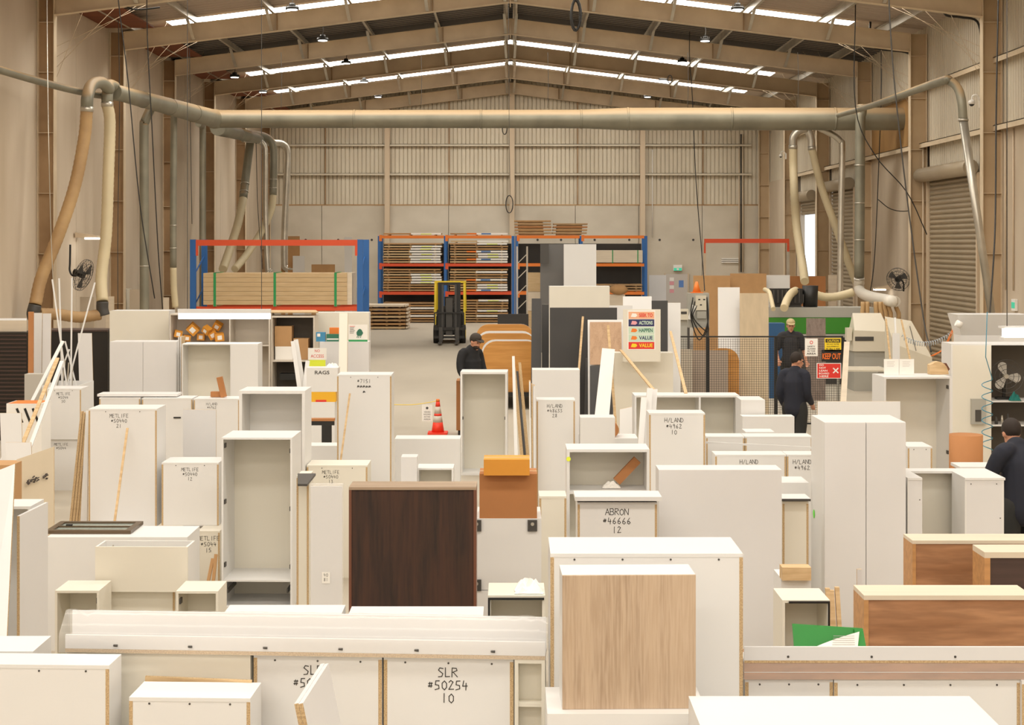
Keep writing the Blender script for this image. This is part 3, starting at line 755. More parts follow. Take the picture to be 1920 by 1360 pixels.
MB().box(-.81, .82, -.01, .15, 0, .012, [0, 0, 1, 0, 0, 0]).build('board', [WHITE, CHIP], r); MB().box(-.81, .82, -.01, .006, .0125, .077).build('front_board', COOL, r)
for k in range(4): 
    m_ = MB(); m_.cyl((-.6+.4*k, -.009, .030), (-.6+.4*k, -.0125, .030), .006, n=8); m_.build('screw', DGREY, r)
# green folder with papers
p = P(1544, 1212, 379); r = thing('green_folder', 'green plastic folder holding printed sheets on the white board at the right', 'folder', (p.x, yb+.07, 1.304), 0); r.scale = (1, 1, 1.5)
mb = MB(); mb.hexa([(-.172, 0, 0), (.172, 0, 0), (.172, .02, 0), (-.172, .02, 0), (-.176, .05, .095), (.168, .05, .08), (.168, .06, .08), (-.176, .06, .095)]); mb.build('back_cover', GRN, r)
mb = MB(); mb.hexa([(.125, -.012, 0), (.178, -.012, 0), (.178, -.001, 0), (.125, -.001, 0), (.122, .03, .08), (.166, .03, .075), (.166, .042, .075), (.122, .042, .08)]); mb.build('front_cover', GRN, r)
mb = MB(); n = 8; vs = []
for j in range(n+1):
    t = j/n; x = .125-.27*t
    vs += [(x, -.012-.03*t, .0005+.002*(1-t)), (x+.02*(1-t), .022-.04*t*t, .072*(1-t)**.8+.003+.004*t)]
mb.add(vs, [(2*j, 2*j+1, 2*j+3, 2*j+2) for j in range(n)], 0, True); mb.build('printed_sheet', PAPER, r)
mb = MB()
for k in range(9): mb.box(.0+.002*k, .118, -.0185+.0032*k+.003, -.018+.0032*k+.003, .010+.0065*k, .0115+.0065*k)
mb.build('printed_lines', mat('grey_print', (.45, .43, .42), .8), r)
# pantry and neighbours
r = cab(1545, 1698, 792, 1.84, .56, 'doors', 'tall white two door pantry cabinet, tallest on the right', m=WHITE, split=[.51], bk=COOL)
m_ = MB(); m_.cyl((0, 0, 0), (.002, 0, 0), .036, n=12, mi=0); o = m_.build('green_sticker', mat('green_dot', (.15, .75, .05), .5), r, (-.336, .42, 1.02)); o.rotation_euler = (0, PI, 0)
fslab('wide white panel standing behind the pantry cabinet top', 1533, 1688, 207, 1533, 1688, 753, 207, m=WHITE)
cab(1235, 1465, 881, 1.54, .26, 'plain', 'large film covered white cabinet face left of the pantry', m=WHITE, bk=COOL)
cab(1467, 1516, 941, 1.24, .35, 'back', 'narrow cream cabinet back between the film covered face and the pantry', m=CREAM)
solo('white_shelf_board', 'short white board with dark front edge on the narrow cream cabinet', 'board', MB().box(0, .23, 0, .25, 0, .02, [0, 0, 1, 0, 0, 0]), [WHITE, DGREY], loc=P(1465, 940, 236)+Vector((0, -.02, .0015)))
cab(1462, 1516, 905, 1.26, .35, 'plain', 'white cabinet behind the narrow cream cabinet')
HOST = cab(1467, 1556, 1126, 1.0, .36, 'open', 'small open cabinet with black edging above the green folder', m=CREAM)
s_ = (1126-VY)/2.3
r = thing('edge_trim', 'black edging strip on the small open cabinet above the green folder', 'trim', P(1467, 1126, s_)+Vector((0, -.013, 0)))
MB().box(.04, .305, 0, .011, -.018, -.005).build('strip', BLACK, r); MB().box(.293, .305, 0, .011, -.9, -.018).build('strip', BLACK, r); adopt(r, HOST)
solo('pine_block', 'short pine block stacked behind the small black edged cabinet', 'timber', MB().box(0, .2, 0, .12, 0, .09), PLY, loc=P(1467, 1089, 270)+Vector((0, 0, .0)))
zz = P(1467, 1089, 270).z
cab(1464, 1520, VY+(3.3-zz)*268, zz-.001, .3, 'plain', 'low white box under the pine block')
for k, (xb, xt, yt) in enumerate(((1556, 1548, 1104), (1563, 1556, 1108), (1574, 1566, 1102))):
    fslab('raw timber strip leaning by the pantry foot, %s of three' % ('left', 'middle', 'right')[k], xb+8, xb+16, 278, xt, xt+8, yt, 272, t=.03, m=PLY, edge=PLY, name='timber_batten', cat='batten')
fslab('short white offcut standing before the pantry door gap', 1608, 1615, 262, 1607, 1616, 1068, 262, m=COOL)
# open tall cabinet right and corner unit
r = cab(1657, 1785, 707, 1.76, .5, 'open', 'tall open white cabinet right of the pantry with its back wall showing', hinges=((1, .93), (1, .5)), bk=CREAM, t=.022, yaw=3)
cab(1702, 1748, 838, 1.25, .4, 'back', 'small white cabinet back in front of the tall open cabinet at the right', scr=2)
r = thing('corner_cabinet', 'open white corner cabinet with a closed right unit, before the man at the right edge', 'cabinet', (((1790-VX)/228), 3000/228, 0))
def B(nm, x0, x1, y0, y1, z0, z1, m=WHITE): MB().box(x0, x1, y0, y1, z0, z1).build(nm, m, r)
B('side_panel', -.40, -.385, -.05, .5, 0, 1.36); B('front_panel', -.385, -.28, -.05, -.035, 0, 1.36, COOL)
B('front_panel', .085, .375, -.05, -.035, 0, 1.36, COOL); B('side_panel', .375, .39, -.05, .5, 0, 1.36); B('side_panel', .07, .085, -.05, .34, 0, 1.36)
B('back_panel', -.385, .375, .485, .5, 0, 1.36, CREAM); B('top_panel', .07, .40, -.055, .34, 1.361, 1.38); B('top_rail', -.40, .40, .34, .51, 1.361, 1.38)
B('top_panel', -.40, -.28, -.055, .34, 1.361, 1.38); B('bottom_panel', -.28, .07, -.04, .485, .08, .096, CREAM)
screws(r, [.12, .33], 1.33, y=-.0505); screws(r, [.36], 1.05, y=-.0505); screws(r, [-.3], 1.2, y=-.0505)
# middle of the floor
cab(863, 951, 698, 1.47, .50, 'open', 'open white cabinet standing beside the man in black', bk=CREAM, t=.028, hinges=((1, .55), (-1, .55)), yaw=-1.5)
cab(998, 1087, 694, 1.73, .35, 'plain', 'tall white cabinet behind the H LAND 28 cabinet')
cab(1006, 1078, 750, 1.53, .30, 'back', 'tall narrow white cabinet back marked H LAND 48633 28', text=['H/LAND', '#48633', '28'], th=.038, tx=-.02)
cab(1217, 1322, 775, 1.59, .32, 'back', 'white cabinet back marked H LAND 4962 10', text=['H/LAND', '#4962', '10'], th=.042, tx=-.05)
cab(1083, 1232, 942, 1.37, .34, 'back', 'white cabinet back marked ABRON 46666 12', text=['ABRON', '#46666', '12'], th=.046)
solo('white_shelf_board', 'long white board with dark underside on the ABRON 12 cabinet', 'board', MB().box(0, .645, 0, .3, 0, .03, [1, 0, 0, 0, 0, 0]), [WHITE, DGREY], loc=P(1078, 940, 252)+Vector((0, -.02, .004)))
HOST = cab(1063, 1218, 843, 1.52, .40, 'open', 'open white cabinet holding a slanted brown offcut', bk=CREAM, t=.024, z0=0, shelves=(.745,))
s_ = (843-VY)/(3.3-1.52)
stick('brown cardboard wrapped bundle slanting inside the open cabinet', (1156, 903, s_-3), (1195, 862, s_-3), .075, .05, m=CARDD, name='wrapped_bundle', cat='packaging')
crumple('white paper scrap below the slanted brown bundle', P(1146, 915, s_-3), .16, .1, .07, PAPER, seed=8)
m_ = MB(); m_.cyl((0, 0, 0), (0, -.002, 0), .02, n=16); adopt(m_.build('lime_sticker', LIME, None, P(1066, 861, s_)+Vector((0, -.002, 0))), HOST)
cab(1011, 1062, 931, 1.20, .3, 'back', 'small cream cabinet back between the brown carton and the ABRON cabinet', m=CREAM)
for k, (a0, a1, yt) in enumerate(((1196, 1203, 745), (1207, 1214, 728), (1216, 1223, 730))):
    fslab('tall white panel leaning left of the H LAND 10 cabinet, %s of three' % ('left', 'middle', 'right')[k], a0-14, a0-4, 178-k, a0+6, a1+10, yt, 172-k, t=.02, m=WHITE)
cab(1190, 1387, 742, 1.41, .42, 'open', 'long open white cabinet with a divider in the middle distance', bk=CREAM, t=.022, mid=(.62,), yaw=0)
cab(1389, 1434, 750, 1.43, .45, 'plain', 'closed white unit at the right end of the long open cabinet')
cab(1392, 1489, 781, 1.26, .2, 'plain', 'white box cabinet right of the H LAND row')
cab(1398, 1452, 810, 1.16, .3, 'plain', 'small low white box with bright top behind the H LAND row')
for x0, x1, nm in ((1324, 1396, 'left'), (1397, 1523, 'right')):
    cab(x0, x1, 819, 1.24, .3, 'back', 'low white cabinet back of the rear H LAND row, %s one' % nm)
for x0, x1, nm, tt in ((1341, 1474, 'left', ['H/LAND', '#4962']), (1475, 1534, 'right, beside the pantry', ['H/LAND', '#4962'])):
    cab(x0, x1, 853, 1.22, .28, 'back', 'low white cabinet back marked H LAND of the front row, %s' % nm, text=tt, th=.04, tx=(-.02 if x0 < 1400 else 0))
stick('thin white batten lying along the rear H LAND row', (1324, 830, 181), (1522, 840, 181), .02, .02, m=WHITE)
cab(632, 734, 703, 1.85, .40, 'back', 'tall white cabinet back with a scribbled order, left of the traffic cone', scr=2, text=['#7151', '~~~~~', '~'], th=.04, tx=.0)
lstick('thin white batten leaning on the scribbled tall cabinet', 639, 862, 656, 738, 176, 171, .02, .012, m=PLY)
cab(740, 863, 823, .95, .35, 'plain', 'low white cabinet below the traffic cone')
cab(752, 782, 857, 1.26, .2, 'plain', 'small upright white box in front of the low cabinet by the cone', m=COOL)
cab(782, 850, 878, 1.12, .3, 'open', 'small open white cabinet right of the upright white box', bk=CREAM)
cab(735, 864, 965, .5, .5, 'plain', 'very low white box behind the walnut cabinet')
for k, (xb, xt, yt, mm) in enumerate(((958, 960, 668, WHITE), (972, 962, 690, CHIP), (977, 967, 696, BLACKP), (983, 972, 680, CHIP))):
    fslab('thin board leaning right of the open cabinet by the man in black, %s' % ('white one', 'left chipboard one', 'black one', 'right chipboard one')[k], xb+8, xb+15, 140-k*.5, xt, xt+5, yt, 136-k*.5, t=.012, m=mm, edge=CHIP)
for k, (xb, xt, yt) in enumerate(((994, 992, 716), (998, 996, 722), (1001, 1000, 724))):
    fslab('raw edged board standing on end left of the H LAND 28 cabinet, %s' % ('left', 'middle', 'right')[k], xb, xb+2.8, 168, xt, xt+2.8, yt, 166, t=.2, m=[WHITE, CHIP, WHITE][k], edge=CHIP)
# left middle distance
cab(86, 152, 729, 1.364, .40, 'back', 'upper of two stacked white cabinets marked METLIFE at the left', z0=.686, text=['METLIFE', '#5044', '30'], th=.035, scr=2)
cab(78, 152, 824, .684, .40, 'back', 'lower of two stacked white cabinets marked METLIFE at the left', text=['METLIFE', '#5044'], th=.035)
cab(186, 263, 746, 1.375, .35, 'back', 'white cabinet back at the left end of the long middle row', m=WHITE)
H1 = cab(266, 361, 747, 1.375, .35, 'back', 'white cabinet back with a black handle in the long middle row')
H2 = cab(363, 449, 748, 1.375, .35, 'back', 'white cabinet back with scribbled order in the long middle row', text=['H/LAND', '#4962'], th=.03, tx=-.1)
solo('white_shelf_board', 'long white board lying on the left half of the long middle row', 'board', MB().box(0, 1.0, 0, .3, 0, .03), WHITE, loc=P(183, 744, 149.6)+Vector((0, -.02, .004)))
slabp('white board standing in front of the long middle row', [(343, 1035, 175), (405, 1035, 175), (405, 769, 175), (343, 768, 175)], .018, m=COOL)
for px, py in ((333, 783), (413, 796)):
    r = thing('cabinet_handle', 'black bar handle on the long middle row, at the '+('left' if px < 400 else 'right'), 'handle', P(px, py, 150.5)+Vector((0, -.03, 0)))
    adopt(r, H1 if px < 400 else H2); MB().box(-.045, .045, 0, .012, -.008, .008).build('bar', BLACK, r); MB().box(-.04, -.03, .012, .03, -.005, .005).build('post', BLACK, r); MB().box(.03, .04, .012, .03, -.005, .005).build('post', BLACK, r)
solo('cardboard_tube', 'brown cardboard roll standing tilted on the long middle row', 'roll', MB().bar((0, 0, 0), (-.055, 0, .25), .07, .06), CARDD, loc=P(423, 743, 149)+Vector((0, -.12, 0.0)))
solo('cardboard_block', 'small brown block beside the tilted cardboard roll', 'block', MB().box(-.06, .06, 0, .08, 0, .065), CARDD, loc=P(407, 743, 149)+Vector((0, -.12, 0)))
cab(206, 331, 641, 1.775, .42, 'doors', 'white two door cabinet in front of the shelving with orange cartons', bk=COOL, split=[.5])
for k, x in enumerate((334, 337.5)):
    fslab('thin white board standing on edge beside the white two door cabinet, %s' % ('left', 'right')[k], x, x+2.4, 120, x, x+2.4, 632, 120, t=.3, m=WHITE)
r = cab(341, 484, 645, 1.76, .42, 'open', 'white cabinet with open left bay and closed right bay by the rags box', bk=CREAM, mid=(.64,))
MB().box(.168, .585, -.018, -.001, .01, 1.75).build('door', WHITE, r)
for k, (x0, x1, yt, xb) in enumerate(((63, 79, 587, 60), (80, 96, 588, 77), (146, 172, 625, 152))):
    fslab('tall white board standing in the left rack, %s' % ('left', 'middle', 'right, nearest the two door cabinet')[k], xb, xb+(x1-x0), 118+k*2, x0, x1, yt, 117+k*2, m=COOL)
for k, (a, b) in enumerate((((32, 858, 178), (108, 672, 150)), ((52, 850, 176), (116, 678, 150)), ((18, 835, 150), (118, 640, 135)))):
    lstick('long pale strip leaning at the left over the stacked METLIFE cabinets, %s' % ('left', 'middle', 'rear')[k], a[0], a[1], b[0], b[1], a[2]-6, b[2], .045, .02, m=[PLY, WHITE, WHITE][k])
for k, (a, b) in enumerate((((122, 700, 128), (98, 524, 122)), ((116, 700, 128), (111, 522, 122)), ((133, 712, 128), (135, 521, 122)), ((127, 720, 128), (178, 530, 122)), ((140, 712, 127), (122, 640, 122)), ((108, 712, 127), (130, 655, 121)))):
    lstick('slim white edging strip standing in the offcut bin, %s' % ('leftmost tall', 'second tall', 'straight centre', 'slanting right', 'short right', 'short crossing')[k], a[0], a[1], b[0], b[1], 131.2-.35*k, 130.8-.35*k, .022, .008, zb=.97, m=WHITE, name='edging_strip', cat='strip', group=None)
for k in range(4):
    lstick('grey metal offcut rod lying in the offcut bin, %s' % ('first', 'second', 'third', 'fourth')[k], 108+k*9, 722, 112+k*9+(3-k*2), 672+4*k, 129+.2*k, 129+.2*k, .02, .006, zb=.97, m=GALV, name='metal_rod', cat='rod')
r = thing('offcut_bin', 'grey open bin holding white strips and metal offcuts', 'bin', P(117, 722, 132)+Vector((0, 0, -1.28)), 0)
bz = 1.28+0*1
for nm, q in (('front_panel', (-.26, .26, -.1, -.09)), ('back_panel', (-.26, .26, .7, .71)), ('side_panel', (-.26, -.25, -.09, .7)), ('side_panel', (.25, .26, -.09, .7)), ('bottom_panel', (-.25, .25, -.09, .7))): MB().box(*q, (0 if nm != 'bottom_panel' else .94), (bz if nm != 'bottom_panel' else .96)).build(nm, WHITE, r)
solo('grey_box', 'grey printed cardboard box left of the offcut bin', 'box', MB().box(-.13, .13, 0, .2, 0, P(0, 713, 138).z), mat('grey_board', (.48, .45, .40), .8), loc=Vector(((63-VX)/132, 3000/132, 0)))
r = carton(12, 78, 757, 150, 0, .4, 'open topped printed carton with bold black strokes at the left', PAPER, tape=False)
for k in range(3): MB().bar((-.09+.1*k, -.002, 1.24), (-.02+.1*k, -.002, 1.06), .03, .002, ref=(1, 0, 0)).build('printed_stroke', BLACK, r)
MB().box(-.2, .2, .0, .4, 1.3, 1.302).build('liner', ORA, r)
for k, (x0, x1, yt, s1) in enumerate(((0, 40, 775, 168), (14, 62, 830, 172))):
    fslab('white board leaning at the left edge below the printed carton, %s' % ('taller', 'shorter front one')[k], x0+8, x1+6, s1+3, x0-4*k, x1-4*k, yt, s1, m=WHITE)
# black crates and mesh at far left
r = thing('black_mesh_crate', 'large black slatted crate at the far left behind the cabinets', 'crate', ((-60-VX)/112, 3000/112, 0))
wz = P(0, 624, 112).z
MB().box(-.4, .98, 0, .6, 0, wz).build('body', CRATE, r)
mb = MB()
for k in range(26): mb.box(-.4, .98, -.012, -.001, .1+k*.066, .125+k*.066)
mb.build('slats', DARKP, r)
r = thing('black_storage_rack', 'black storage rack behind the offcut bin at the left', 'rack', ((135-VX)/108, 3000/108, 0))
wz = P(0, 622, 108).z
MB().box(-.75, .62, 0, .6, 0, wz).build('body', CRATE, r); MB().box(-.75, .62, -.01, .6, wz, wz+.03).build('top', DARKP, r)
for k, (x1, y1, x2, y2) in enumerate(((391, 1088, 399, 1048), (400, 1090, 405, 1040))):
    lstick('short reddish offcut leaning on the METLIFE 15 cabinet, %s' % ('left', 'right')[k], x1, y1, x2, y2, 200, 197.5, .03, .02, m=CARD, name='timber_offcut', cat='offcut')
# ================================================================ MIDDLE DISTANCE
def frame_rect(m, x0, x1, z0, z1, t, y0, y1):
    m.box(x0, x1, y0, y1, z0, z0+t); m.box(x0, x1, y0, y1, z1-t, z1); m.box(x0, x0+t, y0, y1, z0+t, z1-t); m.box(x1-t, x1, y0, y1, z0+t, z1-t)
# shelving behind the left rows
cab(206, 317, 583, 2.15, .5, 'plain', 'cream panelled cupboard at the left end of the carton shelving', bk=CREAM)
r = cab(318, 506, 589, 2.12, .5, 'open', 'open shelving unit holding a heap of orange cartons', mid=(.60,), shelves=(.745,), t=.02, m=mat('grey_white_board', (.58, .52, .44), .6))
s_ = (589-VY)/(3.3-2.12); zs = 2.12*.745+.02
rnd = random.Random(5); first = None
for k, (px, py, sz, ex, ey, ez, lb) in enumerate(((334, 626, .11, .1, .2, .3, 'far left one'), (362, 617, .15, .3, .75, .3, 'large dark one at the left'), (377, 632, .11, 0, .05, .1, 'small one in the middle of the bottom'), (388, 619, .11, .4, .6, -.3, 'tilted middle one'), (398, 627, .13, .3, -.5, .2, 'labelled one in front of the tilted ones'), (408, 611, .12, .4, .55, .1, 'topmost one'), (411, 632, .13, .1, -.1, .3, 'far right one'), (350, 634, .10, .1, .1, .4, 'small one low at the left'))):
    lab = 'small orange carton heaped in the open shelving, '+lb; s1 = s_-.7-(k % 3)*.35; c = P(px, py, s1)
    if first is None:
        first = thing('orange_carton', lab, 'box', c, 0, 'orange cartons in the shelving')
        MB().box(-.5, .5, -.5, .5, -.5, .5).build('box_body', ORBOX, first); MB().box(-.25, .25, -.508, -.502, -.3, .25).build('label', PAPER, first); o = first
    else: o = dup(first, c, 0, lab)
    o.rotation_euler = (ex, ey, ez); o.scale = (sz*1.15, sz, sz)
DARKU = mat('dark_unit_back', (.09, .075, .06), .7)  # back panels of two shelf bays, darker than their frames
r = cab(508, 590, 593, 2.08, .5, 'open', 'shelving bay with a dark back holding brown and white cartons', t=.025, shelves=(.63,), bk=DARKU, m=mat('grey_white_board', (1, 1, 1)))
s_ = (593-VY)/(3.3-2.08); z0_ = 2.08*.63+.026
carton(516, 549, 650, s_-.6, z0_+.001, .24, 'small white carton at the bottom of the dark backed bay', PAPER, tape=False)
zc = ZP(650, s_-.6)
carton(515, 547, 612, s_-.6, zc+.001, .24, 'brown carton with open flap on top of the small white carton', CARD)
carton(550, 578, 635, s_-.6, z0_+.001, .24, 'tall brown carton at the right of the dark backed bay', CARD)
solo('red_tool_case', 'dark tool bag with red end lying under the dark backed shelf', 'bag', MB().box(-.14, .14, 0, .2, 0, .11), [BLACK], loc=P(540, 713, s_-.8))
slabp('long pine board lying on top of the dark backed bay', [(500, 585, 111), (597, 585, 111), (592, 581.5, 108), (505, 581.5, 108)], .018, m=PLY, out=(0, 0, -1))
# fluorescent fitting hung over it
r = thing('fluorescent_fitting', 'bright white fluorescent batten light hanging over the carton shelving', 'lamp', P(420, 595, 116))
MB().box(-.75, .75, 0, .10, .06, .13).build('housing', WHITE, r)
MB().box(-.74, .74, .005, .095, -.03, .06).build('tube', TUBEL, r)
for x in (-.6, .6): 
    m_ = MB(); m_.tube([(x, .05, .13), (x, .05, 4), (x, .05, 7.2)], .006, n=5); m_.build('hanging_wire', DGREY, r)
# counter with coloured packs and posters
cab(593, 692, 586, 2.10, .3, 'plain', 'tall white backboard unit behind the poster with a green picture', bk=CREAM)
cab(600, 692, 641, 1.70, .30, 'plain', 'white counter unit carrying coloured packs, left of the bare floor', bk=COOL)
s_ = (641-VY)/1.6
r = thing('product_pack', 'blue and white product pack on the white counter', 'box', Vector(((607-VX)/s_-.06, 3000/s_+.03, 1.701))); MB().box(-.07, .08, 0, .1, 0, .15).build('box_body', mat('blue_pack', (.05, .25, .45), .5), r); MB().box(-.05, .0, -.002, -.0005, .08, .13).build('print', PAPER, r)
r = thing('product_pack', 'dark green product pack on the white counter', 'box', Vector(((624-VX)/s_-.01, 3000/s_+.03, 1.701))); MB().box(-.10, .115, 0, .1, 0, .12).build('box_body', DGP, r); MB().box(-.09, .10, -.002, -.0005, .03, .05).build('print', PAPER, r)
solo('orange_tin', 'small orange case behind the green product pack', 'box', MB().box(-.08, .1, .11, .2, 0, .22), ORA, loc=Vector(((625-VX)/s_, 3000/s_+.03, 1.701)))
r = thing('poster_board', 'white poster with a green creature picture and green foot band on the counter', 'poster', Vector(((671-VX)/s_, 3000/s_+.02, 1.701)))
MB().box(-.155, .155, 0, .015, 0, .275).build('board', PAPER, r); MB().box(-.155, .155, -.002, -.0005, .0, .03).build('green_band', STRAP, r)
m_ = MB(); m_.prism([(-.02, .11), (.01, .09), (.06, .10), (.085, .14), (.06, .19), (.03, .21), (.0, .19), (-.025, .15)], -.003, -.001); m_.build('green_picture', DGP, r)
for k, x in enumerate((-.005, .02, .05)): MB().bar((x, -.002, .1), (x-.012, -.002, .06), .01, .001).build('picture_leg', DGP, r)
for k in range(6): MB().box(-.135, -.05-.01*(k % 3), -.002, -.001, .245-.022*k, .252-.022*k).build('printed_line', REDP if k < 1 else DGREY, r)
slabp('pair of raw edged boards standing upright in front of the white counter', [(634, 862, 122), (649, 862, 122), (652, 587, 118), (636, 587, 118)], .05, m=CREAM, edge=CHIP)
r = thing('no_access_sign', 'white NO ACCESS sign with red words above a lime sheet', 'sign', P(595, 675, 116.6))
MB().box(-.15, .15, 0, .005, 0, .19).build('board', PAPER, r)
ptext(r, 'NO', .0, .145, .08, .045, REDP); ptext(r, 'ACCESS', .0, .06, .21, .05, REDP)
MB().box(-.13, .13, 0, .005, -.16, -.002).build('lime_sheet', LIME, r); MB().box(-.135, .135, .006, .016, -1.55, .18).build('backing_post', WHITE, r)
r = thing('rags_box', 'white box lettered RAGS on the tool trolley', 'box', P(604, 735, 125)); 
MB().box(-.235, .235, 0, .3, 0, .36).build('box_body', WHITE, r); ptext(r, 'RAGS', .0, .29, .22, .055, DGREY, bold=.02)
crumple('white rag lying on the rags box', P(625, 691, 125)+Vector((-.03, .15, .0)), .2, .14, .09, PAPER, 'rag', 'cloth', 6)
zz = P(604, 735, 125).z
r = thing('yellow_tray', 'yellow orange plastic tray under the rags box', 'tray', Vector((P(602, 735, 125).x, 24.0, zz-.151)))
MB().box(-.22, .22, 0, .3, 0, .15).build('tray_body', mat('amber_plastic', (.78, .42, .02), .45), r); MB().box(-.08, .08, -.004, -.0005, .0, .03).build('grip', REDP, r)
cab(574, 628, VY+(3.3-(zz-.152))*125, zz-.152, .3, 'plain', 'white cupboard under the yellow tray')
r = thing('brown_bracket_shelf', 'brown topped black bracket lying before the white cupboard under the rags', 'bracket', P(603, 790, 132))
MB().box(-.19, .18, 0, .12, 0, .035).build('shelf_top', CARDD, r); MB().box(-.19, .18, .0, .05, -.06, -.001).build('bracket', BLACK, r); MB().box(-.0, .14, .0, .05, -.40, -.061).build('leg_plate', BLACK, r)
cab(570, 632, 836, .90, .3, 'plain', 'low white cabinet with tan front edge below the brown bracket')
for k, (a, b, c_, d_) in enumerate(((569, 725, 555, 637), (571, 728, 577, 677), (561, 725, 549, 640))):
    lstick('white board strip standing left of the no access sign, %s' % ('right', 'short front', 'left')[k], a, b, c_, d_, 121+k*.5, 119+k*.5, .065, .018, m=WHITE, name='white_strip', cat='strip')
# MDF rack
s_ = 65.0; yR = 3000/s_
r = thing('pallet_rack', 'blue and red orange rack holding the strapped mdf bundle', 'rack', ((517-VX)/s_, yR, 0))
xa, xb = (360-517)/s_, (672-517)/s_
for nm, x, y in (('upright', xa-.06, 0), ('upright', xa-.02, 1.5), ('upright', xb-.04, 0), ('upright', xb+.0, 1.5)):
    mb = MB(); mb.box(x, x+.17, y, y+.10, 0, 3.42); o = mb.build(nm, BLUE, r)
for y in (0, 1.5):
    MB().box(xa+.12, xb-.03, y+.01, y+.06, 3.24, 3.41).build('beam', REDO, r)
    MB().box(xa+.12, xb-.03, y+.01, y+.06, 1.36, 1.485).build('beam', REDO, r)
for x in (xa+.11, xb-.10):
    MB().box(x, x+.07, -.006, -.001, 2.95, 3.41).build('beam_connector', REDO, r)
for z in (.6, 1.5, 2.4):
    for x in (xa+.05, xb+.04): m_ = MB(); m_.bar((x, .08, z), (x, 1.5, z+.5), .03, .03); m_.build('brace', BLUE, r)
r = thing('mdf_bundle', 'long bundle of pale mdf boards held by three green straps', 'boards', ((517-VX)/s_, yR-.05, 1.487))
zt = ZP(512, s_)-1.487
for k in range(7):
    m_ = MB(); h = (zt-.05)/7; m_.box(-2.08, 2.06, 0, 1.3, .05+k*h, .05+(k+1)*h-.006); m_.build('board_layer', MDF, r)
MB().box(2.061, 2.2, .05, 1.3, .05, zt-.0).build('board_end', BEECH, r)
for x in (-1.75, -.02, 1.73):
    MB().box(x-.035, x+.035, -.012, -.001, .0, zt+.01).build('strap', STRAP, r); MB().box(x-.035, x+.035, -.012, 1.3, zt+.001, zt+.011).build('strap', STRAP, r); MB().box(x-.045, x+.045, 0, 1.3, 0, .048).build('bearer', PLY, r)
# board packs on the floor
zf = 0; s_ = 48.8
for k in range(7):
    h = .115; mb = MB(); o_ = rnd.uniform(-.03, .03)
    mb.box(-.82+o_, .70+o_, 0, 1.4, .03, h-.012); p = thing('timber_pack', 'pack of boards in the low stack by the blue rack, %s' % ('lowest', 'second from the floor', 'third from the floor', 'fourth from the floor', 'fifth from the floor', 'sixth from the floor', 'topmost')[k], 'boards', ((725-VX)/s_, 3000/s_, .001+k*.14), 0, 'low stack of board packs')
    mb.build('boards', [MDF, CARD, MDFE, MDF, CARD, MDFE, BEECH][k], p)
    for x in (-.6, 0, .5): MB().box(x-.04, x+.04, 0.03, 1.4, 0, .029).build('bearer', MDFE, p)
    for x in (.78,): MB().box(.72+o_, .80+o_, .1, 1.4, .03, h-.012).build('end_strip', BEECH, p)
# far racks
s_ = 45.0; yR = 3000/s_
def far_rack(xs, label, mats, back=True):
    r = thing('pallet_rack', label, 'rack', ((xs[0]-VX)/s_, yR, 0))
    for px in xs:
        x = (px-xs[0])/s_
        for y in (0, 1.3): MB().box(x-.06, x+.06, y, y+.09, 0, 3.62).build('upright', BLUE, r)
    for a, b in zip(xs[:-1], xs[1:]):
        x0, x1 = (a-xs[0])/s_+.07, (b-xs[0])/s_-.07
        for z, mm in zip((1.17, 2.35, 3.52), mats):
            for y in (.0, 1.32): MB().box(x0, x1, y, y+.05, z, z+.12).build('beam', mm, r)
            MB().box(x0-.07, x0+.05, -.006, -.001, z-.12, z+.14).build('beam_connector', mm, r)
        if back: MB().box(x0, x1, 1.45, 1.47, .0, 3.3).build('gap_shade_sheet', BLACKP, r)  # added black sheet, paints in the deep shade between the boards
    return r
far_rack((711, 835, 962), 'far blue and orange rack left of the centre post, packed with boards', (REDO, REDO, ORA))
far_rack((969, 1090, 1211), 'far blue and orange rack right of the centre post, mostly hidden by panels', (ORA, ORA, ORA))
def pack(kind):
    r = bpy.data.objects.new('board_pack', None); COL.objects.link(r); r['category'] = 'boards'
    MB().box(-1.2, 1.2, 0, 1.25, .035, .095).build('boards', [MDF, CARD, MDFE][kind % 3], r)
    if kind < 4: MB().box(-.05 if kind % 2 else -.1, 1.2, -.008, -.001, .03, .105).build('wrapper_end', PAPER, r)
    if kind in (1, 3): MB().box(.35, .8, -.012, -.009, .04, .07).build('wrapper_print', LIME, r)
    if kind == 2: MB().box(-.5, -.1, -.012, -.001, .03, .1).build('wrapper_print', ORA, r); MB().box(.1, .5, -.012, -.009, .04, .09).build('blue_print', BLUE, r)
    for x in (-1.0, -.1, .95): MB().box(x-.035, x+.035, .02, 1.2, 0, .034).build('bearer', MDFE, r)
    return r
used = {}
ordn = ('lowest', 'second', 'third', 'fourth', 'fifth', 'sixth', 'seventh', 'eighth', 'ninth')
bays = [(773, 'left bay', (0.002, 1.292, 2.472), (8, 9, 8), ((5, 4, 0, 4, 5, 0, 4, 5), (5, 4, 5, 1, 3, 1, 3, 5, 4), (0, 1, 0, 3, 0, 1, 3, 4))),
        (898, 'middle bay', (0.002, 1.292, 2.472), (9, 9, 9), ((4, 5, 0, 4, 1, 5, 4, 5, 1), (2, 3, 1, 4, 2, 5, 4, 0, 4), (0, 2, 1, 3, 2, 4, 5, 1, 0)))]
lev = ('bottom shelf', 'middle shelf', 'top shelf')
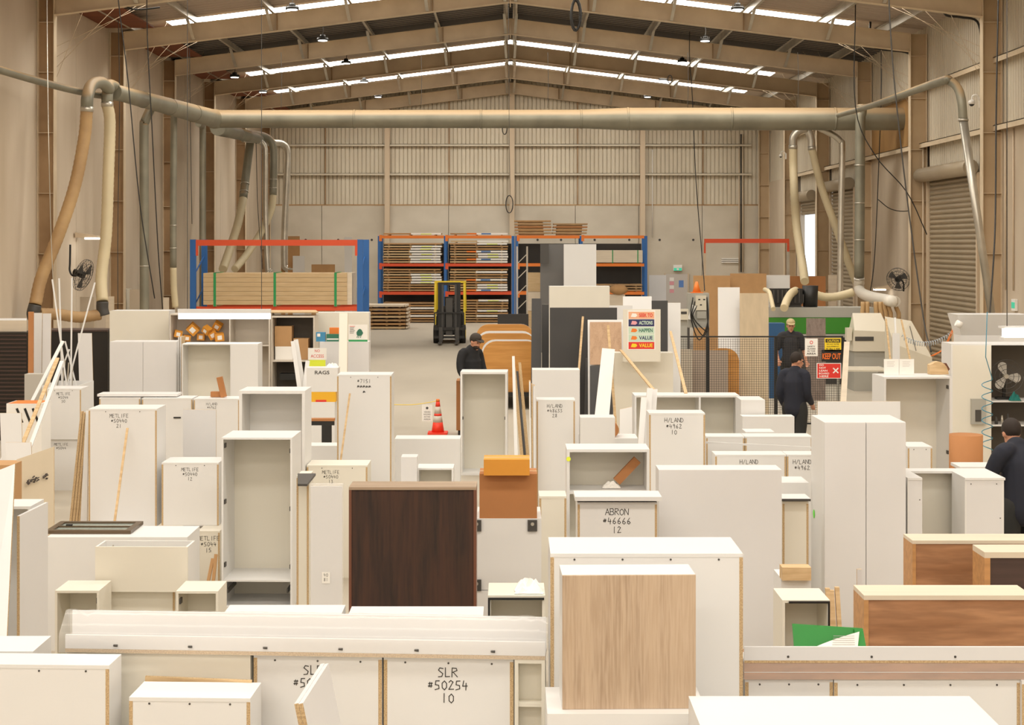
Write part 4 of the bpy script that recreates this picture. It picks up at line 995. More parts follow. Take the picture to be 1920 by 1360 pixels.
for px, bn, zs, ns, ks in bays:
    for L in range(3):
        for k in range(ns[L]):
            kd = ks[L][k]; lab = 'board pack in the far rack %s, %s, %s from below' % (bn, lev[L], ordn[k])
            loc = ((px-VX)/s_+rnd.uniform(-.03, .03), yR+.04, zs[L]+k*.1075)
            if kd not in used:
                o = pack(kd); used[kd] = o; o.location = loc; o['label'] = lab; o['group'] = 'board packs in the far rack'
            else: dup(used[kd], loc, 0, lab, 'board packs in the far rack')
for px, lab, kd in ((773, 'board pack lying on top of the far rack left bay', 1), (898, 'board pack lying on top of the far rack middle bay', 2)):
    dup(used[kd], ((px-VX)/s_, yR+.04, 3.645), 0, lab, 'board packs in the far rack')
# strapped crate and boards in right rack
r = thing('board_crate', 'pale wooden crate with green straps in the right far rack', 'crate', ((1160-VX)/s_, yR+.02, 2.471))
MB().box(-1.0, 1.0, 0, 1.2, .04, .55).build('crate_body', BEECH, r)
for x in (-.25, .8): MB().box(x-.02, x+.02, -.01, -.001, 0, .56).build('strap', STRAP, r)
for k in range(3):
    dup(used[5], ((1150.5-VX)/s_, yR+.06, 1.294+k*.1075), 0, 'board pack on the middle shelf of the right far rack, %s' % ordn[k], 'board packs in the far rack')
# cardboard sheets on top of the right rack
for k in range(9):
    a, b = ((966, 1036), (1036, 1101))[k % 2]; j = k//2
    o = solo('cardboard_sheet', 'flat brown cardboard sheets on top of the right far rack, %s layer %s' % (('left pile', 'right pile')[k % 2], ordn[j]), 'sheet', MB().box(0, (b-a)/s_-.02, 0, 1.1, 0, .06), [MDFE, CARD, CARDD][j % 3], loc=((a-VX)/s_+(.05*math.sin(k*3)), yR+.02, 3.712+j*.125), group='cardboard sheets on the right far rack')
    MB().box(.15, 1.2, .05, 1.0, -.064, -.001).build('spacer', MDFE, o)
# cartons stacked beside the grey sheets
for k in range(4):
    carton(990, 1013, 0, 60, .001+k*.60, .5, 'pale carton in the column left of the grey sheets, %s' % ('lowest', 'second', 'third', 'topmost')[k], MDF if k % 2 else BEECH, h=.59)
# pale metal ladder frame in front of the rack
r = thing('steel_ladder_frame', 'light steel braced ladder frame standing left of the grey sheets', 'frame', ((979-VX)/52, 3000/52, 0))
for x in (-.18, .18): MB().box(x-.03, x+.03, 0, .03, 0, 3.2).build('upright', GALV, r)
for k in range(5): MB().bar((-.15, .015, .4+k*.55), (.15, .015, .7+k*.55), .03, .02).build('brace', GALV, r)
# forklift
s_ = 57.0
r = thing('forklift', 'yellow and black forklift truck parked on the far bare floor', 'forklift', ((842-VX)/s_, 3000/s_, 0))
def wheel(x, y, rr, wd):
    m_ = MB(); m_.cyl((x-wd/2, y, rr), (x+wd/2, y, rr), rr, n=20); o = m_.build('wheel', RUBB, r)
    m_ = MB(); m_.cyl((x-wd/2-.004, y, rr), (x+wd/2+.004, y, rr), rr*.5, n=14); m_.build('hub', YEL, o)
for x in (-.43, .43): wheel(x, .5, .3, .2); wheel(x*.95, 1.9, .24, .18)
m_ = MB(); m_.prism([(-.48, .25), (.48, .25), (.48, .8), (.40, 1.0), (-.40, 1.0), (-.48, .8)], .75, 2.35); m_.build('body', BLACK, r)
m_ = MB(); m_.hexa([(-.5, 2.0, .2), (.5, 2.0, .2), (.46, 2.5, .25), (-.46, 2.5, .25), (-.48, 1.9, 1.05), (.48, 1.9, 1.05), (.42, 2.4, 1.0), (-.42, 2.4, 1.0)]); m_.build('counterweight', BLACK, r)
for x in (-.30, .30):
    MB().box(x-.07, x+.07, .12, .26, .12, 2.02).build('mast_rail', BLACK, r); MB().box(x*.72-.035, x*.72+.035, .06, .12, .15, 1.95).build('inner_rail', DGREY, r)
for z in (.35, 1.15, 1.93): MB().box(-.25, .25, .14, .22, z, z+.09).build('mast_crossbar', BLACK, r)
MB().box(-.5, .5, .0, .055, .45, .54).build('carriage', BLACK, r); MB().box(-.5, .5, .0, .055, .18, .26).build('carriage', BLACK, r)
for x in (-.48, -.16, .16, .48): MB().box(x-.02, x+.02, .005, .05, .545, 1.0).build('backrest_bar', BLACK, r)
MB().box(-.5, .5, .005, .05, 1.0, 1.04).build('backrest_bar', BLACK, r)
for x in (-.27, .27):
    MB().box(x-.06, x+.06, -.04, -.001, .05, .55).build('fork', DGREY, r); MB().box(x-.06, x+.06, -.95, -.04, .05, .09).build('fork', DGREY, r)
for x in (-.49, .49):
    MB().bar((x, .62, .6), (x*.98, .8, 1.98), .07, .06).build('guard_post', YEL, r); MB().bar((x, 2.1, 1.0), (x*.98, 1.8, 1.98), .06, .06).build('guard_post', YEL, r)
    MB().box(x-.03, x+.03, .75, 1.85, 1.98, 2.04).build('guard_rail', YEL, r)
for k in range(6): MB().box(-.46, .46, .8+k*.2, .84+k*.2, 1.99, 2.03).build('guard_slat', YEL, r)
MB().box(-.22, .22, 1.2, 1.6, 1.0, 1.12).build('seat', BLACK, r); MB().box(-.22, .22, 1.6, 1.7, 1.0, 1.5).build('seat_back', BLACK, r)
m_ = MB(); m_.tube([(.14*math.cos(a*PI/6), .95+.05*math.sin(a*PI/6), 1.35+.13*math.sin(a*PI/6)) for a in range(13)], .015, n=6, sub=2); m_.build('steering_wheel', BLACK, r)
MB().bar((0, .8, 1.0), (0, .95, 1.35), .04, .04).build('steering_column', BLACK, r)
MB().box(-.11, .11, .07, .12, .28, 1.5).build('lift_cylinder', DGREY, r)
m_ = MB(); m_.cyl((-.18, .9, 1.0), (-.18, .9, 1.0+.02), .02); 
# orange table tops standing on a trolley
def rounded(w, h, rr, corners='tl tr'):
    pts = [(0, 0), (w, 0)]
    if 'tr' in corners: pts += [(w-rr+rr*math.cos(a), h-rr+rr*math.sin(a)) for a in [k*PI/12 for k in range(7)]]
    else: pts += [(w, h)]
    if 'tl' in corners: pts += [(rr-rr*math.sin(a), h-rr+rr*math.cos(a)) for a in [k*PI/12 for k in range(7)]]
    else: pts += [(0, h)]
    return pts
for k, (x0, x1, yt, s1) in enumerate(((905, 1015, 640, 94), (893, 1005, 625, 90), (893, 1000, 608, 86.5))):
    zt = ZP(yt, s1); w_ = (x1-x0)/s1; z0_ = .34
    r = thing('table_top', 'orange wood laminate table top with rounded corners standing on edge, %s of three' % ('front', 'middle', 'rear')[k], 'table top', ((x0-VX)/s1, 3000/s1, z0_), 0, 'rounded orange table tops')
    m_ = MB(); m_.prism(rounded(w_, zt-z0_, .27), 0, .02); m_.build('face', ORL, r)
    m_ = MB(); m_.prism(rounded(w_, zt-z0_, .27), .021, .06); m_.build('white_edge', WHITE, r)
for k, (x0, x1, yt, s1) in enumerate(((903, 1012, 637, 92.3), (893, 1003, 621, 88.3))):
    zt = ZP(yt, s1); r = thing('table_top', 'white rounded table top standing between the orange ones, %s' % ('front', 'rear')[k], 'table top', ((x0-VX)/s1, 3000/s1, .34)); m_ = MB(); m_.prism(rounded((x1-x0)/s1, zt-.34, .27), 0, .03); m_.build('face', WHITE, r)
r = thing('trolley', 'dark low trolley under the orange table tops', 'trolley', ((955-VX)/92, 3000/94-.1, 0))
MB().box(-.62, .68, 0, 3.0, .26, .338).build('deck', BLACK, r)
for x in (-.55, .55):
    for y in (.1, 2.8): 
        m_ = MB(); m_.cyl((x-.02, y, .1), (x+.02, y, .1), .1, n=14); m_.build('castor', RUBB, r); MB().box(x-.03, x+.03, y-.03, y+.03, .2, .26).build('castor_fork', DGREY, r)
cab(933, 990, 590, 1.35, .4, 'plain', 'black low cabinet in front of the far rack', m=BLACKP, top=BEECH) if 0 else fslab('black panel with pale top edge standing behind the orange table tops', 933, 991, 68, 933, 991, 589, 68, m=BLACKP, edge=BEECH)
# centre group of standing sheets
TGS = fslab('tall grey sheet standing in the centre behind the black panels', 1013, 1059, 62, 1013, 1059, 458, 62, t=.04, m=GREYP, edge=GREYP)
OFF = fslab('darker grey offcut sheet on the front of the tall grey sheet', 1013, 1029, 62.4, 1013, 1029, 458, 62.4, zb=2.69, t=.02, m=DGREY, edge=DGREY)
adopt(OFF, TGS); OFF['label'] = 'darker grey offcut'
fslab('tall white sheet standing beside the grey sheet', 1057, 1118, 63.2, 1057, 1118, 458, 63.2, t=.04, m=WHITE)
cab(1030, 1143, 537, 2.32, .45, 'plain', 'wide white cabinet in the centre, in front of the grey and white sheets', m=WHITE, bk=CREAM)
solo('paper_bag', 'crumpled brown paper bag on packs in the right far rack', 'bag', MB().sph((0, 0, .16), .3, sc=(1, .6, .55), n=12, m=6), CARD, loc=P(1160, 553, 60))
zz = P(1160, 553, 60).z
cab(1143, 1172, VY+(3.3-zz)*60, zz, .5, 'plain', 'cream crate below the crumpled paper bag', m=BEECH)
fslab('white panel behind the poster board, left of the tall black panel', 1168, 1222, 90, 1168, 1222, 556, 88, m=WHITE)
fslab('black panel standing at the left of the centre group', 995, 1015, 99, 997, 1015, 560, 97, t=.03, m=BLACKP, edge=BLACKP)
fslab('narrow black panel with pale edge beside the large black panel', 1016, 1029, 98, 1016, 1029, 571, 97, t=.03, m=BLACKP, edge=BEECH)
fslab('large black panel with pale top edge in the centre', 1031, 1157, 101, 1031, 1157, 577, 100, t=.03, m=BLACKP, edge=BEECH)
fslab('white panel standing behind the large black panel', 1142, 1186, 97, 1142, 1186, 573, 96, m=WHITE)
fslab('second black panel at the centre bottom right of the large one', 1095, 1148, 104, 1098, 1150, 672, 103, t=.03, m=BLACKP, edge=BLACKP)
r = fslab('wood faced panel with white border leaning in the centre', 1103, 1170, 113, 1102, 1168, 600, 110, t=.03, m=WHITE, edge=WHITE)
fb = slab('', [P(1106, 800, 113.2), P(1166, 800, 113.2), P(1166, 686, 111.5), P(1106, 686, 111.5)], .004, m=BLACKP, name='black_face'); fb.parent = r; fb.location = fb.location-r.location+Vector((0, -.006, 0))
for k_ in ('label', 'category'):
    if k_ in fb: del fb[k_]
fs = slab('', [P(1106, 684, 111.4), P(1166, 684, 111.4), P(1165, 604, 110.2), P(1106, 604, 110.2)], .004, m=two('mid_oak_laminate', (.43, .27, .16), (.34, .20, .11), (.50, .33, .2), (12, 12, .8)), name='wood_face'); fs.parent = r; fs.location = fs.location-r.location+Vector((0, -.006, 0))
for k_ in ('label', 'category'):
    if k_ in fs: del fs[k_]
cab(1152, 1262, 662, 1.60, .32, 'plain', 'large cream panelled cabinet below the poster board', m=CREAM)
s_ = (662-VY)/1.7+1.2
p = P(1203, 678, s_); r = thing('poster_board', 'cream board with a five band motivational poster', 'poster', p+Vector((0, -.05, 0)))
W_, H_ = 70/s_, 98/s_
MB().box(-W_/2, W_/2, 0, .016, 0, H_).build('board', CREAM, r)
pb = MB().box(-.22, .205, -.004, -.001, .18, .79).build('poster_sheet', PAPER, r)
bw = (.61-.03)/5
for k, (cm, tm, tx_, im) in enumerate(((REDP, CREAMP, 'VALUE', YEL), (SAGE, NAVP, 'VALUE', ORA), (SAGE, DGP, 'HAPPEN', ORA), (NAVP, SAGE, 'ACTIONS', PINK), (CREAMP, REDP, 'SEEK TO', PAPER))):
    z0_ = .195+k*bw
    MB().box(-.205, .19, -.006, -.0045, z0_, z0_+bw-.008).build('poster_band', cm, r)
    ptext(r, tx_, .06, z0_+bw*.48, .21, bw*.5, tm if k else YEL, y=-.007, bold=.03)
    m_ = MB(); m_.prism([(-.17, z0_+.03), (-.10, z0_+.025), (-.07, z0_+.05), (-.09, z0_+.08), (-.15, z0_+.085)], -.0075, -.0062); m_.build('band_picture', im, r)
fslab('tall black panel standing right of the poster board', 1222, 1252, 109, 1222, 1252, 564, 107.5, t=.03, m=BLACKP, edge=DGREY)
fslab('white panel standing right of the tall black panel', 1252, 1276, 106, 1252, 1276, 568, 105, t=.03, m=WHITE)
slabp('white board leaning in front of the cream cabinet', [(1106, 862, 130), (1135, 862, 130), (1153, 655, 124), (1129, 653, 124)], .018, m=WHITE)
for lab, a, b in (('pale batten with a white wrapped head leaning on the large black panel', (1077, 806, 105.5), (1093, 594, 101.5)), ('pale batten leaning on the wood faced panel', (1160, 870, 125), (1140, 610, 121.5)), ('long batten slanting down across the cream cabinet', (1229, 736, 147.8), (1164, 657, 122)), ('white batten leaning on the mesh fence beside the cream cabinet', (1286, 738, 148.8), (1257, 622, 116))):
    stick(lab, a, b, .04, .02, m=PLY)
# packing rolls on the bench
cab(1088, 1196, 822, .98, .45, 'plain', 'low white bench top carrying taped offcuts and a roll')
zz = .981; s_ = (822-VY)/2.32
m_ = MB(); m_.cyl((0, 0, .09), (0, .3, .09), .09, n=20); o = solo('brown_roll', 'brown paper roll lying end on on the low white bench', 'roll', m_, CARDD, loc=Vector(((1147-VX)/s_, 3000/s_+.05, zz)))
m_ = MB(); m_.cyl((0, -.002, .09), (0, .0, .09), .03, n=14); m_.build('roll_core', DGREY, o)
for k in range(3): solo('taped_offcut', 'taped bundle of brown offcuts on the low white bench, %s' % ('left', 'middle', 'right')[k], 'bundle', MB().box(-.055, .055, 0, .22, 0, .06+.012*k), [CARD, BEECH, CARDD][k], loc=Vector(((1099+k*16-VX)/s_, 3000/s_+.05+.0*k, zz)))
cab(1088, 1153, 783, 1.35, .3, 'plain', 'white board cabinet behind the taped offcuts')
slabp('white rounded board standing right of the paper roll', [(1162, 918, 140), (1192, 918, 140), (1190, 762, 138), (1162, 768, 138)], .02, m=WHITE, edge=ORL)
# orange board trolley, cone and string
r = thing('board_trolley', 'narrow orange brown trolley end with a castor in front of the man in black', 'trolley', ((861-VX)/109.5, 3000/109.5, 0))
MB().box(-.05, .05, 0, .5, .1, .95).build('panel', CARDD, r); m_ = MB(); m_.cyl((-.02, .06, .05), (.02, .06, .05), .05, n=14); m_.build('castor', RUBB, r); m_ = MB(); m_.cyl((-.02, .44, .05), (.02, .44, .05), .05, n=14); m_.build('castor', RUBB, r)
s_ = 108.0; r = thing('traffic_cone', 'red traffic cone with two silver bands on the bare floor', 'cone', ((821-VX)/s_, 3000/s_, 0))
MB().box(-.17, .17, -.17, .17, 0, .03).build('base', CONE, r)
rad = lambda z: .115-.085*(z/.57)
for nm, a, b, mm in (('cone_body', .03, .20, CONE), ('reflective_band', .20, .31, SILV), ('cone_body', .31, .35, CONE), ('reflective_band', .35, .47, SILV), ('cone_body', .47, .56, CONE)):
    m_ = MB(); m_.cyl((0, 0, a), (0, 0, b), rad(a), rad(b), n=20); m_.build(nm, mm, r)
m_ = MB(); m_.cyl((0, 0, .56), (0, 0, .6), .035, .03, n=14); m_.build('cone_cap', ORA, r)
m_ = MB(); A = P(735, 759, s_); Bq = P(821, 752, s_); c = A.copy(); m_.tube([A-c, A.lerp(Bq, .5)-c+Vector((0, 0, -.03)), Bq-c], .006, n=6); solo('yellow_string', 'yellow string stretched from the tall cabinet to the cone', 'string', m_, YEL, loc=c)
r = thing('hanging_notice', 'white notice hanging on the yellow string beside the cone', 'sign', P(801, 790, s_)+Vector((0, -.02, 0)))
MB().box(-.09, .09, 0, .004, 0, .29).build('sheet', PAPER, r)
m_ = MB(); m_.cyl((0, -.001, .23), (0, -.003, .23), .022, n=14); m_.build('printed_ring', DGREY, r)
for k, (t_, ww) in enumerate((('AREA', .12), ('IN THIS', .10), ('REQUIRED', .12), ('VISORS', .11))): ptext(r, t_, 0, .035+.042*k, ww, .024, DGREY)
# ---------------------------------------------------------------- right side
s_ = 105.0; yF = 3000/s_
r = thing('mesh_fence', 'black wire mesh fence with the warning signs', 'fence', ((1262-VX)/s_, yF, 0))
Wf = (1581-1262)/s_; Hf = 3.3-(633-VY)/s_
mb = MB(); x = .02
while x < Wf: mb.box(x-.0022, x+.0022, .010, .0145, .1, Hf-.02); x += .042
z = .12
while z < Hf-.03: mb.box(0.01, Wf, .0055, .0095, z-.0022, z+.0022); z += .042
mb.build('wire_mesh', MESHB, r)
for x in (0, .62, 1.84, Wf): MB().box(x-.028, x+.028, .016, .06, 0, Hf).build('fence_post', BLACK, r)
MB().box(-.02, Wf, .0, .03, Hf-.0, Hf+.025).build('top_rail', BLACK, r); MB().box(-.02, Wf, .0, .03, .07, .1).build('bottom_rail', BLACK, r)
def sign(x0, x1, y0, y1, label, bm, lines, edge=None):
    s = 105.3; r = thing('warning_sign', label, 'sign', P((x0+x1)/2, y1, s)+Vector((0, -.012, 0)))
    w, h = (x1-x0)/s, (y1-y0)/s
    MB().box(-w/2, w/2, 0, .006, 0, h).build('board', bm, r)
    for t_, cx, cz, ww, hh, tm in lines: ptext(r, t_, cx*w, cz*h, ww*w, hh*h, tm, bold=.02)
    return r, w, h
sign(1509, 1533, 635, 668, 'white safety glasses notice with AREA lettering on the mesh fence', PAPER, [('AREA', 0, .14, .75, .11, DGREY), ('IN THIS', 0, .29, .6, .08, DGREY), ('GLASSES', 0, .42, .65, .08, DGREY), ('SAFETY', 0, .55, .6, .08, DGREY), ('O', 0, .78, .25, .2, REDP)])
r, w_, h_ = sign(1546, 1577, 634, 659, 'yellow CAUTION IS IN USE sign on the mesh fence', YEL, [('IS IN USE', 0, .16, .84, .17, BLACK), ('EQUIPMENT', 0, .36, .75, .09, BLACK), ('DO NOT ENTER', 0, .54, .75, .08, BLACK)])
MB().box(-w_*.45, w_*.45, -.002, -.0005, h_*.66, h_*.93).build('black_band', BLACK, r); ptext(r, 'CAUTION', 0, h_*.79, w_*.72, h_*.17, YEL, y=-.0035, bold=.02)
sign(1540, 1578, 656, 678, 'black KEEP OUT sign with orange letters on the mesh fence', BLACK, [('KEEP OUT', 0, .45, .9, .52, ORP)])
r, w_, h_ = sign(1531, 1577, 681, 710, 'red DO NOT LEAN BOARD HERE sign with white cross on the mesh fence', PAPER, [])
MB().box(-w_*.47, w_*.47, -.002, -.0005, h_*.04, h_*.96).build('red_field', REDP, r)
for k, t_ in enumerate(('HERE', 'BOARD', 'LEAN', 'NOT', 'DO')): ptext(r, t_, -w_*(.20+(.0, 0, .03, .06, .1)[k]*1), h_*(.15+.18*k), w_*(.36, .42, .33, .27, .18)[k], h_*.12, PAPER, y=-.0035, bold=.02)
MB().bar((w_*.17, -.004, h_*.36), (w_*.38, -.004, h_*.68), .022, .001).build('cross_stroke', PAPER, r); MB().bar((w_*.38, -.0055, h_*.36), (w_*.17, -.0055, h_*.68), .022, .001).build('cross_stroke', PAPER, r)
# sheets behind the fence
fslab('white panel standing behind the mesh fence', 1347, 1388, 97, 1346, 1387, 539, 95, m=WHITE)
fslab('pale timber panel standing behind the mesh fence', 1388, 1442, 98, 1387, 1441, 550, 96, m=mat('raw_panel', (.55, .44, .295), .7, var=.12, scale=(9, 9, .5)), edge=PLY)
fslab('grey sheet low behind the fence at its left end', 1264, 1297, 101, 1264, 1297, 655, 100, m=mat('putty_board', (.42, .36, .28), .7))
fslab('brown grey sheet low behind the fence, second from its left end', 1298, 1365, 100, 1298, 1365, 657, 99, m=mat('taupe_board', (.33, .26, .20), .7))
r = thing('table_top', 'orange rounded table top low behind the mesh fence', 'table top', ((1325-VX)/98.2, 3000/98.2, .002)); m_ = MB(); m_.prism(rounded(.62, 1.30, .25), 0, .03); m_.build('face', ORL, r)
for k, (x0, x1, yt, mm, lab) in enumerate(((1300, 1369, 517, CARD, 'cardboard sheet standing behind the electrical stand'), (1369, 1437, 513, CARD, 'cardboard sheet behind the white panel and timber panel'), (1436, 1481, 516, WHITE, 'white sheet standing left of the hose machine'), (1480, 1548, 518, CARDD, 'brown sheet standing behind the hose machine'), (1553, 1571, 516, BEECH, 'pale sheet standing before the far roller door'))):
    fslab(lab, x0, x1, 62-k*.4, x0, x1, yt, 62-k*.4, m=mm, edge=mm)
# electrical stand with cone on top
s_ = 76.0; r = thing('electrical_stand', 'grey electrical cabinet on a stand with looped cables', 'machine', ((1310-VX)/s_, 3000/s_, 0))
zt = ZP(550, s_); MB().box(-.26, .26, 0, .4, zt-.85, zt).build('cabinet_box', MACHG, r); MB().box(-.08, .18, -.08, -.001, zt-.42, zt-.06).build('control_box', MACH, r); MB().box(-.05, .18, -.06, -.001, zt-.62, zt-.44).build('vent_box', MACHG, r)
for x in (-.24, .24): MB().box(x-.02, x+.02, .02, .38, 0, zt-.851).build('stand_leg', DGREY, r)
for x, z in ((-.02, -.15), (.1, -.15), (.02, -.28)): MB().box(x, x+.05, -.083, -.0805, zt+z-.02, zt+z+.01).build('button_plate', BLACK, r)
MB().bar((-.22, -.05, zt-.65), (-.1, -.05, zt-.3), .12, .03).build('document_holder', PAPER, r)
for k in range(3):
    m_ = MB(); m_.tube([(-.15+.05*k, -.07, zt-.1-.1*k), (-.2+.03*k, -.09, zt-.6), (0+.1*k, -.09, zt-1.15+.1*k), (.22, -.06, zt-.7), (.2, -.03, zt-.1)], .014, n=6); m_.build('cable_loop', BLACK, r)
m_ = MB(); m_.cyl((0, .0, 0), (0, 0, .28), .11, .03, n=14); m_.box(-.15, .15, -.13, .13, 0, .02)
solo('traffic_cone', 'small orange cone standing on the electrical cabinet', 'cone', m_, ORA, loc=Vector(((1308-VX)/s_, 3000/s_+.2, zt+.001)))
r = thing('switch_box', 'small wall mounted switch boxes left of the electrical stand', 'switch', P(1283, 600, 78)); MB().box(-.12, .1, 0, .1, 0, .26).build('box_body', MACH, r); MB().box(-.08, .06, -.01, -.001, .14, .2).build('switch_panel', DGREY, r); MB().box(-.10, .08, .1, .13, -1.4, .24).build('post', MACHG, r)
# far wall door, exit sign, white board, conduit, air grille
s_ = 41.2; r = bpy.data.objects.new('door_4', None); COL.objects.link(r); r['kind'] = 'structure'; r.location = ((1270-VX)/s_, YB-.02, 0)
MB().box(-.5, .5, -.03, 0, 0, 1.9).build('door_leaf', mat('door_grey', (.58, .54, .50), .6), r); MB().box(-.56, -.5, -.05, .0, 0, 1.95).build('door_frame', POSTM, r); MB().box(.5, .56, -.05, .0, 0, 1.95).build('door_frame', POSTM, r)
for k in range(4): MB().box(-.32, -.12, -.034, -.031, 1.05+.18*k, 1.21+.18*k).build('notice', [PINK, PAPER][k % 2], r)
MB().box(.1, .32, -.034, -.031, 1.3, 1.62).build('notice', mat('blue_notice', (.12, .25, .6), .6), r)
r = thing('exit_sign', 'small green and white exit sign on the far wall above the door', 'sign', P(1272, 508, 41.2)); r.location.y = YB-.12
MB().box(-.2, .2, 0, .1, 0, .27).build('case', PAPER, r); MB().box(-.18, .18, -.004, -.001, .0, .13).build('green_panel', mat('exit_green', (.05, .45, .3), .5, emit=((.05, .5, .3), .6)), r); MB().box(-.05, .05, -.007, -.005, .03, .11).build('running_figure', PAPER, r)
fslab('white board standing by the far wall left of the door', 1217, 1249, 43, 1217, 1249, 516, 43, m=COOL)
r = thing('conduit', 'pair of cable conduits running up the far wall right of the exit sign', 'conduit', ((1389-VX)/41, YB-.12, 2.0))
for x in (-.09, 0.0, .08): 
    m_ = MB(); m_.cyl((x, 0, 0), (x, 0, 6.3 if x > -.05 else 5.9), .028, n=8); m_.build('pipe', BLACK if x == 0 else POSTM, r)
solo('conduit', 'thin white conduit on the far wall right of the third post', 'conduit', MB().cyl((0, 0, 0), (0, 0, 4.0), .02, n=8), PAPER, loc=((1223-VX)/41, YB-.08, 3.3-(445-VY)/41))
r = thing('wall_bracket', 'white slotted bracket on the far wall inside the red frame', 'bracket', P(1369, 493, 41)); r.location.y = YB-.1
for k in range(3): MB().box(-.4, .4, 0, .09, .0+.08*k, .05+.08*k).build('slat', PAPER, r)
# red frame
s_ = 60.0; r = thing('beam_gantry', 'red beam frame standing in front of the far wall', 'frame', ((1400-VX)/s_, 3000/s_, 0))
MB().box(-1.32, 1.33, 0, .08, 3.32, 3.45).build('beam', REDO, r)
MB().box(-1.34, -1.27, 0, .09, 0, 3.319).build('upright', POSTM, r); MB().box(1.25, 1.34, 0, .09, 0, 3.319).build('upright', GALV, r); MB().box(-1.335, -1.28, -.006, -.001, 3.0, 3.32).build('bracket', REDO, r); MB().box(1.26, 1.335, -.006, -.001, 3.05, 3.32).build('bracket', REDO, r)
# green striped machine
s_ = 80.0; r = thing('panel_saw', 'long grey machine with a bright green stripe behind the man in the tan cap', 'machine', ((1525-VX)/s_, 3000/s_, 0))
w0, w1 = (1442-1525)/s_, (1640-1525)/s_
MB().box(w0, w1, .0, .8, 1.57, 1.80).build('top_beam', MACHG, r); MB().box(w0, w1, -.02, .8, 1.19, 1.565).build('green_band', MGRN, r); MB().box(w0, w1, .05, .8, .0, 1.185).build('base', DGREY, r)
MB().box(w0, w1, -.1, .049, 1.05, 1.18).build('side_rail', MACHG, r)
r2 = thing('dust_extractor', 'black extraction manifold above the green striped machine', 'machine', P(1481, 576, 79.4)+Vector((0, 0, .003))); MB().box(-.42, .30, 0, .4, .07, .43).build('manifold', BLACK, r2); MB().box(-.4, .28, .05, .3, 0, .069).build('manifold_foot', DGREY, r2)
for k in range(7): MB().box(-.40+.1*k, -.37+.1*k, -.03, -.001, .1, .4).build('rib', DGREY, r2)
m_ = MB(); m_.cyl((.5, .1, .0), (.5, .1, .5), .17, .19, n=16); m_.build('hose_collar', BLACK, r2); MB().box(.31, .33, .0, .3, .1, .3).build('bracket', DGREY, r2)
r = thing('blue_machine_base', 'blue machine cabinet behind the mesh fence', 'machine', ((1452-VX)/88, 3000/88, 0)); MB().box(-.14, .22, 0, .4, 0, 1.6).build('cabinet_box', mat('machine_blue', (.02, .09, .22), .5), r)
fslab('grey wood panel held upright beside the man in the tan cap', 1512, 1548, 89, 1512, 1548, 597, 88, m=two('grey_oak', (.20, .15, .12), (.14, .10, .08), (.26, .2, .17), (14, 14, 1)))
# cnc machine hoods
r = thing('edge_bander', 'cream machine hood with a row of small extraction hoses on top', 'machine', ((1638-VX)/84, 3000/84, 0)); r.scale = (1.15, 1, .94)
m_ = MB(); m_.hexa([(-.40, 0, .95), (.32, 0, .95), (.32, .9, .95), (-.40, .9, .95), (-.37, .0, 1.45), (.31, 0, 1.42), (.28, .7, 1.83), (-.28, .7, 1.83)]); m_.build('hood', MACH, r)
MB().box(-.37, .30, .05, .9, 0, .945).build('base', MACHG, r); MB().box(-.36, .0, -.01, -.001, 1.2, 1.3).build('nameplate', DGREY, r)
MB().box(-.5, -.401, .1, .3, 1.2, 1.5).build('side_cover', MACH, r)
r = thing('edge_bander', 'sloping cream machine section right of the hooded machine', 'machine', ((1708-VX)/90, 3000/90, 0)); r.scale = (1.05, 1, .97)
m_ = MB(); m_.hexa([(-.34, 0, 0), (.42, 0, 0), (.42, .8, 0), (-.34, .8, 0), (-.34, 0, 1.25), (.42, 0, .95), (.2, .8, 1.70), (-.34, .8, 1.80)]); m_.build('hood', MACH, r)
m_ = MB(); m_.bar((.1, -.01, 1.1), (.12, .6, 1.6), .012, .004); m_.build('seam', DGREY, r)
r = thing('roller_table', 'pale roller table with slats in front of the hooded machine', 'table', ((1628-VX)/103, 3000/103, 0))
for k in range(5): MB().box(-.38, .38, .0+.18*k, .12+.18*k, .97, 1.0).build('roller_slat', MACH, r)
MB().box(-.42, -.381, 0, .9, .85, 1.0).build('side_rail', MACHG, r); MB().box(.381, .42, 0, .9, .85, 1.0).build('side_rail', MACHG, r)
for x in (-.40, .40): MB().box(x-.02, x+.02, .1, .14, 0, .849).build('leg', MACHG, r); MB().box(x-.02, x+.02, .7, .74, 0, .849).build('leg', MACHG, r)
slabp('white batten board standing right of the fence signs', [(1570, 845, 115), (1582, 845, 115), (1593, 641, 110), (1583, 641, 110)], .018, m=BEECH)
for k, (a, b) in enumerate((((1672, 700, 112), (1661, 598, 108)), ((1682, 700, 112), (1678, 596, 108)), ((1712, 700, 112), (1690, 600, 108)))):
    lstick('slim pale strip standing before the sloping machine, %s' % ('left', 'middle', 'slanting right')[k], a[0], a[1], b[0], b[1], 113.5-1.6*k, 109-1.6*k, .03, .015, m=[PLY, WHITE, PLY][k], name='edging_strip', cat='strip')
fslab('short white board standing before the hooded machine', 1674, 1688, 115.5, 1673, 1687, 625, 115, m=WHITE)
